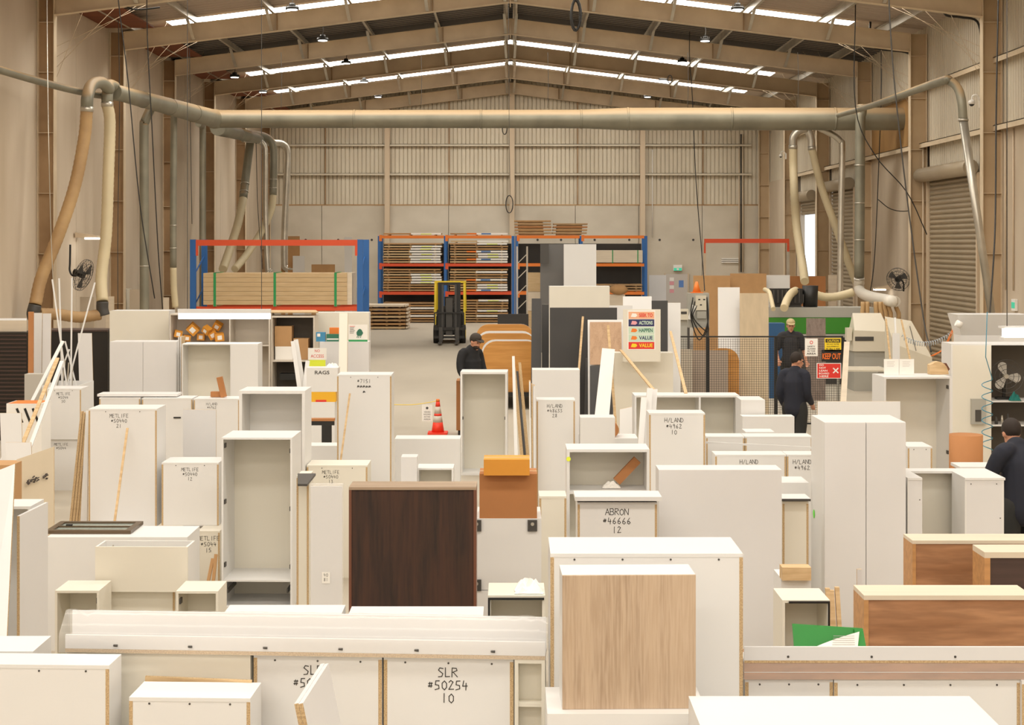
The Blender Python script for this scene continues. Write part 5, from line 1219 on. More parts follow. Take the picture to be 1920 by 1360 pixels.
# signs standing on the tall open cabinet, curved offcuts
ztop = 1.761
for k, x in enumerate((1672, 1701)):
    r = thing('notice_sheet', 'white printed notice standing on the tall open cabinet, %s' % ('left', 'right')[k], 'notice', Vector(((x-VX)/160.5, 3000/160.5, ztop+.002)))
    MB().box(-.085, .085, 0.02, .03, 0, .185).build('sheet', PAPER, r)
    for j in range(4): MB().box(-.05, .03+.01*(j % 2), .0185, .0195, .1+.018*j, .103+.018*j).build('printed_line', mat('grey_print', (1, 1, 1)), r)
m_ = MB(); m_.prism([(-.10+0, 0), (.12, 0)]+[(.12*math.cos(a), .15*math.sin(a)) for a in [k*PI/10 for k in range(1, 8)]]+[(-.1, .11)], .1, .22)
solo('curved_offcut', 'pale curved ply offcut on the tall open cabinet', 'offcut', m_, PLY, loc=Vector(((1764-VX)/160.5, 3000/160.5, ztop+.002)))
m_ = MB(); m_.prism([(-.02, 0), (.06, 0), (.10, .05), (.06, .12), (.02, .12), (.0, .05)], .25, .3)
solo('brown_offcut', 'small dark brown offcut on the tall open cabinet', 'offcut', m_, WALNE, loc=Vector(((1776-VX)/160.5, 3000/160.5, ztop+.002)))
# right shelving with fan
s_ = 135.0; r = thing('shelving_unit', 'white shelving unit at the right edge holding a desk fan', 'shelf', ((1786-VX)/s_, 3000/s_, 0))
zt = ZP(645, s_); W_ = (1990-1786)/s_; xi = (1856-1786)/s_
MB().box(0, xi, 0, .02, 0, zt-.02).build('front_panel', CREAM, r); MB().box(xi, xi+.02, 0, .5, 0, zt-.02).build('divider', CREAM, r); MB().box(-.02, 0, 0, .5, 0, zt-.02).build('side_panel', WHITE, r); MB().box(-.02, W_, 0, .5, zt-.02, zt).build('top_panel', WHITE, r)
MB().box(xi+.02, W_, .48, .5, 0, zt-.02).build('back_panel', DARKU, r)
for y in (752, 797): z = ZP(y, s_); MB().box(xi+.021, W_, 0, .479, z-.02, z).build('shelf', WHITE, r)
z1 = ZP(752, s_)
f = thing('desk_fan', 'black round fan with pale blades on the right shelving unit', 'fan', Vector(((1893-VX)/s_, 3000/s_+.16, z1+.003)))
zc = ZP(708, s_)-z1
for k in range(3):
    a0 = PI/2+.35+k*2*PI/3; m_ = MB(); pts = [(0, 0)]
    for q in range(9):
        t = q/8; a = a0-.55+1.15*t; rr = .21*math.sin(PI*(.12+.88*t)*.9)**.5 if 0 < t < 1 else .05
        pts.append((rr*math.cos(a), rr*math.sin(a)))
    c_ = [(x, zc+z) for x, z in pts]
    m_.prism(list(c_), -.01+.004*k, -.004+.004*k); m_.build('fan_blade', mat('pale_fan_blade', (.5, .47, .42), .35), f)
m_ = MB(); m_.cyl((0, -.02, zc), (0, .1, zc), .035, n=14); m_.build('hub', GALV, f)
m_ = MB()
for rr in (.10, .17, .235): m_.tube([(rr*math.cos(a), -.035, zc+rr*math.sin(a)) for a in [k*PI/12 for k in range(25)]], .004, n=5, sub=1)
for k in range(12): a = k*PI/6; m_.bar((.03*math.cos(a), -.035, zc+.03*math.sin(a)), (.235*math.cos(a), -.035, zc+.235*math.sin(a)), .004, .004)
m_.build('cage', DGREY, f)
MB().box(-.12, .12, 0, .14, 0, .03).build('base', BLACK, f); MB().box(-.02, .02, .08, .11, .03, zc).build('stem', BLACK, f)
crumple('teal cloth bundled under the desk fan', Vector(((1904-VX)/s_, 3000/s_+.03, z1+.001)), .16, .1, .13, mat('teal_cloth', (.01, .16, .14), .8), 'cloth_bundle', 'cloth', 9)
z2 = ZP(797, s_)
for k in range(3): solo('shelf_bottle', 'small dark bottle on the lower shelf below the fan, %s' % ('left', 'middle', 'right')[k], 'bottle', MB().cyl((0, 0, 0), (0, 0, .10+.02*k), .025, .012, n=10), [DGREY, GALV, DGREY][k], loc=Vector(((1872+k*11-VX)/s_, 3000/s_+.1, z2+.002)))
r = thing('control_box', 'grey control box on the panel left of the shelving bay', 'box', P(1833, 795, s_)+Vector((0, -.06, 0))); MB().box(-.1, .1, 0, .059, 0, .35).build('box_body', MACHG, r); MB().box(-.05, .03, -.01, -.001, .04, .2).build('display', DGREY, r)
# lamp hood above
r = thing('lamp_hood', 'white lamp hood unit above the right shelving', 'hood', ((1870-VX)/126, 3000/126+.0, 0)); z0_ = ZP(643, 126); z1_ = ZP(603, 126)
m_ = MB(); m_.hexa([(-.40, 0.5, zt+.001), (.6, 0.5, zt+.001), (.6, .9, zt+.001), (-.40, .9, zt+.001), (-.50, .35, zt+.32), (.6, .35, zt+.32), (.6, .9, zt+.32), (-.50, .9, zt+.32)]); m_.build('hood_body', WHITE, r)
m_ = MB(); m_.cyl((-.45, .30, zt+.16), (-.53, .30, zt+.2), .05, n=12); m_.build('knob', PAPER, r)
MB().box(-.40, .6, .5, .9, 0, zt).build('cabinet_box', WHITE, r)
r = thing('fluorescent_fitting', 'bright white fluorescent light at the right edge in front of the lamp hood', 'lamp', P(1920, 640, 138)); MB().box(-.27, .5, 0, .2, .0, .05).build('housing', WHITE, r); MB().box(-.25, .5, .01, .16, .051, .17).build('tube', TUBEL, r); MB().box(-.29, .5, .02, .2, .171, .2).build('top_cover', WHITE, r); m_ = MB(); m_.cyl((-.2, .1, .2), (-.2, .1, 7.2), .006, n=6); m_.build('hanging_wire', DGREY, r)
# brown drum, small bench, teal coil
m_ = MB(); m_.cyl((0, 0, 0), (0, 0, ZP(817, 168)), .185, n=26); o = solo('cardboard_drum', 'brown cardboard drum behind the corner cabinet', 'drum', m_, CARDD, loc=Vector(((1816-VX)/168, 3000/168+.1, 0)))
r = thing('work_bench', 'small white topped bench beside the man at the right edge', 'bench', ((1838-VX)/188, 3000/188, 0)); zt2 = ZP(876, 188); MB().box(-.20, .18, 0, .35, zt2-.03, zt2).build('bench_top', WHITE, r); MB().box(-.17, .17, .02, .33, 0, zt2-.031).build('bench_body', PLY, r)
m_ = MB(); s_ = 141.0; n = 6*14; pts = []
zt3, zb3 = ZP(712, s_), ZP(845, s_)
for k in range(n+1): a = k*2*PI/14; t = k/n; pts.append((.07*math.cos(a), .07*math.sin(a), zt3+(zb3-zt3)*t))
pts = [(-.0, 0, zt3+.9), (-.02, 0, zt3+.3)]+pts
m_.tube(pts, .006, n=5, sub=1); solo('coiled_air_hose', 'teal coiled air hose hanging at the right shelving', 'hose', m_, TEAL, loc=Vector(((1851-VX)/s_, 3000/s_, 0)))
m_ = MB(); pts = []; A = P(1692, 632, 98); Bq = P(1785, 625, 98)
for k in range(22*10+1): t = k/220; c = A.lerp(Bq, t)-A; sag = -.75*t*(1-t)*.9; a = k*2*PI/10; pts.append(c+Vector((0, .045*math.cos(a), sag+.045*math.sin(a))))
m_.tube(pts, .007, n=5, sub=1); solo('coiled_air_hose', 'grey coiled hose sagging in front of the big roller door', 'hose', m_, mat('grey_blue_hose', (.45, .50, .55), .4), loc=A)
for k in range(2):
    m_ = MB(); A = P(1745+4*k, 668, 99); m_.tube([(0, 0, 0), P(1768, 655, 99)-A, P(1783, 630-6*k, 99)-A, P(1788, 616, 99)-A], .009, n=6); solo('yellow_air_line', 'yellow air line hanging by the grey coiled hose, %s' % ('upper', 'lower')[k], 'hose', m_, ORA, loc=A)
solo('hose_post', 'pale steel post carrying the coiled hose before the roller door', 'post', MB().box(-.03, .03, 0, .05, 0, ZP(612, 98)), POSTM, loc=Vector(((1789-VX)/98, 3000/98+.02, 0)))
slabp('pale boards lying on the black crate at the far left edge', [(-40, 601, 111.3), (50, 601, 111.3), (50, 597, 109.5), (-40, 597, 109.5)], .19, m=WHITE, edge=BEECH, out=(0, 0, -1))
fslab('brown wooden post standing before the offcut bin shelves', 52, 61, 124, 53, 62, 585, 121, t=.05, m=CARDD, edge=CARDD, name='timber_post', cat='post')
for k, px in enumerate((573, 634, 697, 1008, 1052, 1115, 1180, 1237, 1300)):
    m_ = MB(); m_.cyl((0, 0, 0), (0, .01, 0), .055, n=12); o = struct('trim', m_, DGREY); o.location = ((px-VX)/41, YB-.011, ZP(450, 41))
# ================================================================ DUCTS AND HOSES
def rel(pts, c): return [Vector(p)-c for p in pts]
def pipe(label, pts, r, m, name='extraction_pipe', cat='pipe', n=16, rib=0, pitch=.05, sub=5, group=None, parent=None, rings=0, pname='pipe'):
    c = Vector(pts[0]); mb = MB(); mb.tube(rel(pts, c), r, n=n, rib=rib, pitch=pitch, sub=sub)
    if parent: return mb.build(pname, m, parent, c-parent.location)
    o = solo(name, label, cat, mb, m, group, None, c)
    return o
def ring(parent, p, d, r, m=None, w=.03, name='clamp_ring'):
    d = Vector(d).normalized(); p = Vector(p)-parent.location; mb = MB(); mb.cyl(p-d*w/2, p+d*w/2, r, n=18); return mb.build(name, m or GALV, parent)
YD = 48.0; ZD = 7.04
sD = 3000/YD
def PZ(px, z, s): return Vector(((px-VX)/s, 3000/s, z))
XL, XR_ = (402-VX)/sD, (1700-VX)/sD
# main duct (one run with its sections as parts)
r = thing('main_duct', 'big dusty galvanised duct crossing the whole shed below the rafters', 'duct', (XL, YD, ZD))
secs = [(0, .27), (4.2, .27), (8.0, .275), (11.0, .28), (12.4, .34), (15.5, .34), (18.6, .34), (XR_-XL, .34)]
for (a, ra), (b, rb) in zip(secs[:-1], secs[1:]):
    m_ = MB(); m_.cyl((a, 0, 0), (b-.004, 0, 0), ra, rb, n=28, caps=False); m_.build('duct_section', DUCT, r)
    m_ = MB(); m_.cyl((b-.03, 0, 0), (b+.03, 0, 0), rb+.012, n=28); m_.build('joint_ring', DUCT, r)
for x in (2.0, 6.2, 10, 14.2, 17.5, 20):
    m_ = MB(); m_.tube([(x, 0, .33), (x+.02, 0, 1.2), (x, 0, 2.0)], .008, n=5); m_.build('hanger_wire', DGREY, r)
# left run coming towards the viewer and going on to the back
a = P(214, 172, 0+(457-172)/3.74); b = Vector((XL+.02, YD-.05, ZD))
r = thing('left_duct', 'dusty duct running along the left wall into the big cross duct', 'duct', a)
for q in range(4):
    p0 = a.lerp(b, q/4)-a; p1 = a.lerp(b, (q+1)/4)-a
    m_ = MB(); m_.cyl(p0, p1, .19+.02*q, .19+.02*(q+1), n=22, caps=(q == 0)); m_.build('duct_section', DUCT, r)
    d = (b-a).normalized(); m_ = MB(); m_.cyl(p1-d*.02, p1+d*.02, .222+.02*q, n=22); m_.build('joint_ring', DUCT, r)
m_ = MB(); m_.sph(b-a, .30, n=20, m=12); m_.build('elbow', DUCT, r)
c2 = P(408, 240, 60); c3 = P(512, 268, 50.2)
r = thing('left_duct', 'smaller grey duct continuing from the cross duct towards the far left corner', 'duct', c2)
for q in range(3):
    m_ = MB(); p0 = c2.lerp(c3, q/3)-c2; p1 = c2.lerp(c3, (q+1)/3)-c2; m_.cyl(p0, p1, .24-.03*q, .21-.03*q, n=20); m_.build('duct_section', DUCT, r)
pipe('thin dusty pipe sloping in from the upper left edge to the hose elbows', [P(-40, 113, 92.5), P(0, 131, 89.5), P(150, 172, 79), P(270, 190, 71.6)], .085, DUCT, n=14)
# hoses at left: elbow + flexible hose
def hose(label, elbow, top, pts, r0, mE, mH, coll=True, foot=None):
    c = Vector(elbow[0]); r = thing('extraction_hose', label, 'hose', c)
    m_ = MB(); m_.tube(rel(elbow, c), r0*1.02, n=18, sub=7); m_.build('elbow', mE, r)
    if coll: ring(r, elbow[-1], Vector(elbow[-1])-Vector(elbow[-2]), r0*1.1, GALV, .12, 'collar')
    m_ = MB(); m_.tube(rel([elbow[-1]]+pts, c), r0, n=18, rib=.05, pitch=.06); m_.build('flexible_hose', mH, r)
    if foot: m_ = MB(); m_.tube(rel([pts[-1]]+foot, c), r0*1.05, n=16); m_.build('foot_elbow', DGREY, r)
    return r
hose('long ribbed hose curving down from the left duct to the wall foot', [P(205, 168, 77), P(190, 155, 78), P(172, 160, 79), P(164, 182, 80), P(163, 205, 80)], None,
     [P(158, 260, 80), P(140, 350, 80.5), P(110, 440, 81), P(78, 520, 81.5), P(66, 572, 82)], .14, DUCT, HOSED, foot=[P(62, 590, 82), P(68, 602, 81)])
r_ = hose('cream ribbed hose hanging straight down beside the long curved hose', [P(216, 163, 76), P(205, 160, 76.5), P(201, 180, 77), P(201, 196, 77)], None,
     [P(206, 230, 77), P(203, 330, 77.5), P(199, 440, 78), P(190, 520, 78.5), P(192, 566, 79)], .135, DUCT, HOSE, foot=[P(192, 580, 79), P(195, 592, 79)])
pipe('dusty orange horizontal hose joining the two hose feet', [P(72, 588, 81.5), P(110, 590, 80.5), P(150, 595, 79.5), P(188, 590, 79)], .13, HOSED, name='extraction_hose', cat='hose', rib=.05)
# rigid drops at left
for lab, pts, rr, mt, ext in (
    ('grey drop pipe with dusty orange elbow below the left duct', [P(286, 197, 69), P(282, 205, 69.3), P(272, 228, 69.5), P(270, 247, 69.5), P(270.5, 400, 69.5), P(271, 683, 69.5)], .125, DUCT, None),
    ('thin grey drop pipe ending in a short yellow hose at the left', [P(326, 208, 66), P(326, 230, 66), P(325, 380, 66), P(325, 502, 66)], .095, DUCT, [P(325, 502, 66), P(326, 540, 66), P(329, 577, 66)]),
    ('grey drop pipe right behind the left end of the big duct', [P(372, 232, 62.5), P(379, 236, 61.8), P(380, 250, 61.5), P(380, 400, 61.5), P(380, 658, 61.5)], .10, DUCT, None),
    ('slanting grey pipe with a hose hanging towards the mdf rack', [P(470, 262, 52), P(468, 275, 52), P(461, 330, 52), P(456, 372, 52.3)], .15, DUCT, [P(456, 372, 52.3), P(446, 420, 53), P(430, 470, 54), P(418, 505, 55)]),
    ('pipe bending right and down with a curved hose behind the mdf rack', [P(440, 252, 54), P(475, 252, 53), P(500, 258, 52.5), P(512, 275, 52.4), P(513, 320, 52.4), P(512, 366, 52.4)], .13, DUCT, [P(512, 366, 52.4), P(508, 395, 52.6), P(490, 435, 53), P(462, 478, 54), P(440, 505, 55)]),
    ('slim grey pipe bending down inside the larger bent pipe', [P(455, 262, 53.5), P(485, 265, 53), P(496, 275, 52.9), P(498, 300, 52.9), P(498, 400, 52.9), P(502, 505, 53), P(508, 512, 53)], .095, GALV, None),
    ('grey bent pipe running down to a shiny elbow on the far left wall', [P(512, 268, 50.5), P(530, 270, 50.3), P(539, 284, 50.2), P(538, 330, 50.2), P(534, 420, 50.2), P(533, 490, 50.2), P(538, 503, 50.2), P(556, 505, 50.2)], .125, GALV, None)):
    c = Vector(pts[0]); r = thing('extraction_pipe', lab, 'pipe', c); m_ = MB(); m_.tube(rel(pts, c), rr, n=16, sub=6); m_.build('rigid_pipe', mt, r)
    if ext: m_ = MB(); m_.tube(rel(ext, c), rr*.95, n=16, rib=.05, pitch=.06); m_.build('flexible_hose', HOSE, r)
    for f in (.35, .7):
        p = Vector(pts[-2]).lerp(Vector(pts[-1]), f); ring(r, p, Vector(pts[-1])-Vector(pts[-2]), rr*1.08)
# right side
pts = [P(1572, 216, 64.6), P(1640, 196, 70), P(1760, 154, 81), P(1780, 152, 82), P(1796, 166, 82.6), P(1803, 190, 83), P(1806, 225, 83)]
c = pts[0]; r = thing('extraction_pipe', 'slim grey pipe running towards the viewer, bending down beside the big roller door', 'pipe', c)
m_ = MB(); m_.tube(rel(pts, c), [.075, .08, .10, .10, .10, .10, .10], n=16, sub=7); m_.build('upper_pipe', DUCT, r)
m_ = MB(); m_.cyl(P(1806, 225, 83)-c, P(1859, 588, 84)-c, .098, .085, n=16); m_.build('lower_pipe', GALV, r)
ring(r, P(1806, 225, 83), (0, 0, 1), .12, GALV, .05)
s = 63.5
pts = [P(1616, 196, s), P(1616, 212, s), P(1613, 235, s), P(1612, 400, s), P(1611, 520, s), P(1612, 545, s), P(1630, 556, s*1.12), P(1662, 563, s*1.28), P(1680, 566, s*1.3)]
c = pts[0]; r = thing('extraction_pipe', 'thick grey drop pipe ending in a spiral branch over the cream machine hood', 'pipe', c)
m_ = MB(); m_.tube(rel(pts[:5], c), .145, n=18, sub=4); m_.build('rigid_pipe', DUCT, r)
m_ = MB(); m_.tube(rel(pts[4:], c), [.15, .15, .14, .13, .12], n=18, rib=.05, pitch=.05); m_.build('spiral_branch', mat('pale_spiral_duct', (.72, .68, .6), .4), r)
for z in (310, 381, 450, 525): ring(r, P(1611.5, z, s), (0, 0, 1), .155)
for k, x in enumerate((1618, 1626, 1642, 1650, 1658, 1666, 1680)):
    sx = 82; pipe('short dusty hose dropping from the spiral branch to the machine hood, %s' % ('first', 'second', 'third', 'fourth', 'fifth', 'sixth', 'last at the right')[k], [P(x, 566, sx), P(x, 576, sx), P(x-1+k, 588, sx), P(x-1+k, 598, sx)], .05, HOSED, name='machine_hose', cat='hose', rib=.06, n=10, group='hoses on the machine hood')
hose('cream hose from the inverted elbow down to the black manifold collar', [P(1512, 240, 60), P(1497, 246, 60), P(1488, 258, 60), P(1487, 276, 60)], None,
     [P(1488, 330, 60), P(1493, 420, 61), P(1505, 500, 62), P(1509, 528, 63)], .125, GALV, HOSE)
hose('cream hose slanting from the inverted elbow towards the thick drop pipe', [P(1500, 240, 58), P(1515, 246, 58), P(1521, 262, 58), P(1522, 278, 58)], None,
     [P(1540, 350, 58), P(1565, 420, 58), P(1590, 490, 58), P(1607, 535, 58)], .12, GALV, HOSE)
pipe('thin galvanised pipe bending down right of the inverted elbow', [P(1536, 240, 62), P(1560, 252, 62), P(1575, 264, 62), P(1579, 280, 62), P(1577, 400, 62), P(1574, 619, 62)], .095, GALV)
for lab, pts, rr in (('cream hose arching from the black manifold to the right', [P(1520, 549, 76), P(1545, 557, 76), P(1570, 556, 76), P(1600, 548, 76)], .10),
                     ('cream hose curling down left of the manifold collar', [P(1492, 545, 79), P(1484, 550, 80), P(1476, 562, 81), P(1470, 578, 82)], .09),
                     ('small hose at the left end of the black manifold', [P(1434, 543, 79), P(1442, 548, 80), P(1446, 562, 81), P(1450, 580, 82)], .05)):
    pipe(lab, pts, rr, HOSE, name='machine_hose', cat='hose', rib=.05)
# ---------------------------------------------------------------- fans, wall lamps, cameras
def cage_fan(label, c, rad_, yaw, tilt, bracket):
    r = thing('wall_fan', label, 'fan', c, 0)
    R = Matrix.Rotation(yaw, 4, 'Z') @ Matrix.Rotation(tilt, 4, 'X')
    def T(p): return R @ Vector(p)
    m_ = MB()
    for q, y in ((.25, -.07), (.5, -.085), (.75, -.075), (1, -.03), (1, .03), (.7, .08)):
        m_.tube([T((rad_*q*math.cos(a), y, rad_*q*math.sin(a))) for a in [k*PI/12 for k in range(25)]], .006, n=5, sub=1)
    for k in range(20):
        a = k*PI/10; m_.tube([T((.05*math.cos(a), -.09, .05*math.sin(a))), T((rad_*.6*math.cos(a), -.085, rad_*.6*math.sin(a))), T((rad_*math.cos(a), -.03, rad_*math.sin(a))), T((rad_*math.cos(a), .03, rad_*math.sin(a))), T((.1*math.cos(a), .1, .1*math.sin(a)))], .004, n=4, sub=1)
    m_.build('cage', DGREY, r)
    for k in range(3):
        a = k*2*PI/3+.4; m_ = MB(); pts = [(.04*math.cos(a), .04*math.sin(a))]+[(rad_*.85*math.cos(a+t), rad_*.85*math.sin(a+t)) for t in (-.35, -.1, .2, .45)]
        m_.prism(pts, -.01, .0); o = m_.build('blade', DGREY, r); o.matrix_local = R
    m_ = MB(); m_.cyl(T((0, -.02, 0)), T((0, .26, 0)), .09, .075, n=16); m_.build('motor', BLACK, r)
    m_ = MB(); m_.tube(bracket, .025, n=8); m_.build('bracket', BLACK, r)
    return r
c = P(156, 516, 76); cage_fan('black caged fan on a bent bracket at the left wall', c, .40, math.radians(76), .32, [(-.18, .05, -.02), (-.30, .08, .0), (-.36, .1, .12), (-.36, .12, .3), (-.36, .15, .75)])
c = P(1684, 524, 66); cage_fan('black caged fan on the right wall beside the big roller door', c, .33, math.radians(-32), .25, [(.1, .2, 0), (.22, .3, -.1), (.24, .35, -.35)])
def wall_lamp(label, c, sx):
    r = thing('wall_lamp', label, 'lamp', c)
    m_ = MB(); m_.hexa([(-.30*sx, -.2, 0), (.30*sx, -.2, -.0), (.30*sx, .2, 0), (-.3*sx, .2, 0), (-.30*sx, -.2, .14), (.25*sx, -.2, .05), (.25*sx, .2, .05), (-.3*sx, .2, .14)] if sx > 0 else
                     [(.30*sx, -.2, 0), (-.30*sx, -.2, 0), (-.3*sx, .2, 0), (.3*sx, .2, 0), (.25*sx, -.2, .05), (-.30*sx, -.2, .14), (-.3*sx, .2, .14), (.25*sx, .2, .05)]); m_.build('housing', POSTM, r)
    a, b = sorted((-.05*sx, .27*sx)); MB().box(a, b, -.21, .1, -.04, -.002).build('lens', LENS, r); return r
wall_lamp('bright rectangular lamp on a bracket at the left wall', P(166, 446, 72)*1, 1)
wall_lamp('bright rectangular lamp on the right wall below the caged fan', P(1655, 542, 60.5), -1)
for lab, c, k in (('white dome camera on a curved arm high on the right wall', P(1822, 192, 76), 1), ('white camera cluster on the far right column', P(1464, 292, 46), .8)):
    r = thing('security_camera', lab, 'camera', c); m_ = MB(); m_.sph((0, 0, 0), .09*k, sc=(1, 1, .8)); m_.build('dome', PAPER, r)
    m_ = MB(); m_.sph((0, 0, -.03), .07*k); m_.build('lens_dome', BLACK, r)
    m_ = MB(); m_.tube([(0, 0, .06), (.03, 0, .16), (.14, 0, .17), (.2, 0, .05)], .022*k, n=8); m_.build('arm', PAPER, r); MB().box(.19, .23, -.05, .05, -.14, .1).build('wall_plate', PAPER, r)
r = thing('exit_sign', 'green exit sign on the right wall near the edge', 'sign', (WR-.07, 3000/80.5, ZP(583, 80.5))); MB().box(0, .065, -.14, .14, 0, .27).build('case', PAPER, r); MB().box(-.006, -.001, -.12, .12, .06, .2).build('green_panel', mat('exit_green', (1, 1, 1)), r)
r = thing('conduit', 'two pale conduits running down the right wall at the edge', 'conduit', (WR-.03, 3000/79.5, 0))
for y in (-.35, .25): m_ = MB(); m_.cyl((0, y, 2.2), (0, y, 6.0), .02, n=8); m_.build('pipe', POSTM, r)
solo('downpipe', 'thin pale pipe beside the big roller door', 'pipe', MB().cyl((0, 0, 0), (0, 0, 6.0), .03, n=8), POSTM, loc=(WR-.12, 45.2, 0.0))
r = thing('electrical_box', 'pale beige boxes on the left wall foot behind the hoses', 'box', (WL+.12, 46.5, 1.2)); MB().box(0, .3, 0, .5, 0, .7).build('box_body', POSTM, r); MB().box(.0, .25, -.8, -.2, .1, .8).build('box_body', MACH, r); MB().box(-.118, .0, -.8, .5, .2, .6).build('wall_plate', GALV, r)
fslab('beige panel standing at the left wall between the hoses', 150, 176, 75, 150, 176, 557, 75, m=mat('beige_board', (.52, .44, .34), .7))
fslab('cream panel standing right of the cream hanging hose', 198, 214, 72, 198, 214, 556, 72, m=BEECH)
fslab('pale panel leaning by the grey drop pipe, left', 243, 262, 66, 243, 262, 543, 66, m=mat('beige_board', (1, 1, 1)))
fslab('small pale panel right of the grey drop pipe', 306, 317, 66, 306, 317, 558, 66, m=BEECH)
for k, (x0, x1, yt, mm, lab) in enumerate(((527, 535, 450, CARD, 'narrow tall'), (540, 562, 443, CARD, 'tall brown'), (549, 571, 480, WHITE, 'white'), (584, 628, 496, CARD, 'wide low brown'), (646, 660, 445, WHITE, 'tall white'))):
    fslab('%s sheet leaning behind the mdf rack' % lab, x0, x1, 50+k*.3, x0, x1, yt, 50+k*.3, m=mm, edge=mm)
MB_ = MB().box(0, .4, 0, .05, 0, 1.2)
# ---------------------------------------------------------------- cables
def cable(label, pts, rr=.014, m=None, name='hanging_cable', up=None):
    if up is None: up = pts[0].z > 6.9
    if up:
        q = pts[0]; q.x = max(WL+.1, min(WR-.1, q.x)); pts = [Vector((q.x, q.y, rz(q.x)+ROOF-.03))]+list(pts[0 if q.z < rz(q.x)+ROOF-.1 else 1:])
    c = Vector(pts[0]); m_ = MB(); m_.tube(rel(pts, c), rr, n=6, sub=5); solo(name, label, 'cable', m_, m or BLACK, loc=c)
cable('black cable slanting down past the left duct from the roof edge', [P(221, -10, 84), P(240, 150, 84), P(262, 380, 84), P(290, 560, 84)])
cable('second black cable ending near the drop pipe foot', [P(276, 60, 80), P(285, 240, 80), P(296, 460, 80), P(305, 580, 80)])
cable('grey cable hanging at the left in front of the brown column', [P(88, -20, 88), P(90, 200, 95), P(95, 420, 95), P(100, 540, 95)], .010, GALV)
cable('brown cable hanging in front of the second left column', [P(222, 40, 70), P(224, 200, 70), P(221, 420, 70), P(221, 580, 70)], .012, DGREY)
cable('black cable falling from the roof to the electrical stand', [P(1293, 110, 58), P(1298, 180, 58), P(1305, 340, 60), P(1318, 500, 66), P(1321, 545, 70)])
cable('thin wire hanging down the middle of the shed', [P(953, -20, 75), P(954, 120, 75), P(955, 260, 75), P(957, 370, 75)], .006, DGREY)
cable('thick grey cable looping down the right side over the hoses', [P(1666, -20, 85), P(1674, 120, 85), P(1690, 280, 85), P(1707, 420, 85), P(1732, 600, 86), P(1746, 660, 88)], .016, DGREY)
cable('black cable running diagonally on the right towards the roller door', [P(1604, 200, 70), P(1640, 290, 70), P(1700, 360, 70), P(1738, 440, 70)])
cable('black cable hanging beside the right column to the shelving', [P(1872, -20, 90), P(1868, 200, 92), P(1866, 420, 96), P(1858, 560, 104), P(1851, 650, 120)], .016)
cable('black cable sagging under the nearest right rafter into the wall', [P(1770, 24, 77), P(1800, 32, 77), P(1832, 40, 77), P(1842, 80, 77), P(1852, 100, 77), P(1872, 116, 77)], .03)
cable('black cable running down the second right column', [P(1632, 80, 66), P(1650, 92, 66), P(1698, 98, 66), P(1707, 110, 66), P(1708, 150, 66), P(1716, 165, 66)], .03)
cable('black cable strung along the left eave girder', [P(232, -5, 78), P(240, 14, 78), P(262, 18, 78), P(300, 14, 78)], .02)
cable('thin cable hanging left of the far post', [P(355, 60, 62), P(357, 240, 62), P(360, 420, 62)], .010)
cable('black cable pair hanging before the far left pipes', [P(480, 268, 55), P(484, 400, 55), P(493, 505, 55)], .012)
cable('wire sagging from the right column to the machine', [P(1646, 374, 64), P(1670, 392, 64), P(1700, 396, 64), P(1735, 386, 64)], .014)
cable('cable hanging before the right concrete wall', [P(1652, 180, 62), P(1648, 300, 62), P(1640, 480, 62), P(1630, 560, 62)], .014)
def coil(label, c, w, h, m, rr=.012, turns=5, seed=1):
    rnd = random.Random(seed); m_ = MB(); pts = []
    for k in range(turns*16+1):
        a = k*PI/8; j = 1+.12*math.sin(k*.37+seed)
        pts.append((w*j*math.cos(a), .03*math.sin(k*.21), h*j*math.sin(a)-h))
    m_.tube(pts, rr, n=6, sub=1); return solo('cable_coil', label, 'cable', m_, m, loc=c)
coil('big black coil of cable hanging from the nearest rafter right of the ridge', P(1080, 2, 78.6), .11, .36, BLACK, .026, 7)
coil('small cable coil hanging below the big duct on the centre line', P(946, 232, 62.5), .07, .17, DGREY, .012, 3)
coil('loose wire coil hanging on the centre post of the far wall', P(955, 368, 41.3), .16, .40, DGREY, .012, 5)
coil('cable coil tied under the third rafter beside a lamp', P(1256, 142, 57.6), .07, .13, DGREY, .014, 3)
# bracing stays: thin pale wires fanning from the eaves
for sx, inner in ((-1, IL), (1, IR)):
    for fy in FY:
        if not 35 < fy < 66: continue
        for j in range(4):
            xa_ = inner-sx*(1.0+j*.75+rnd.uniform(-.2, .2)); yy = fy+.5+j*.45
            a = Vector((xa_, yy, rz(xa_)+ROOF-.03)); b = Vector((inner+sx*.0, fy+.13, 7.3+.25*j))
            m_ = MB(); m_.tube([(0, 0, 0), b-a], .006, n=4, sub=1)
            o = struct('trim', m_, POSTM); o.location = a

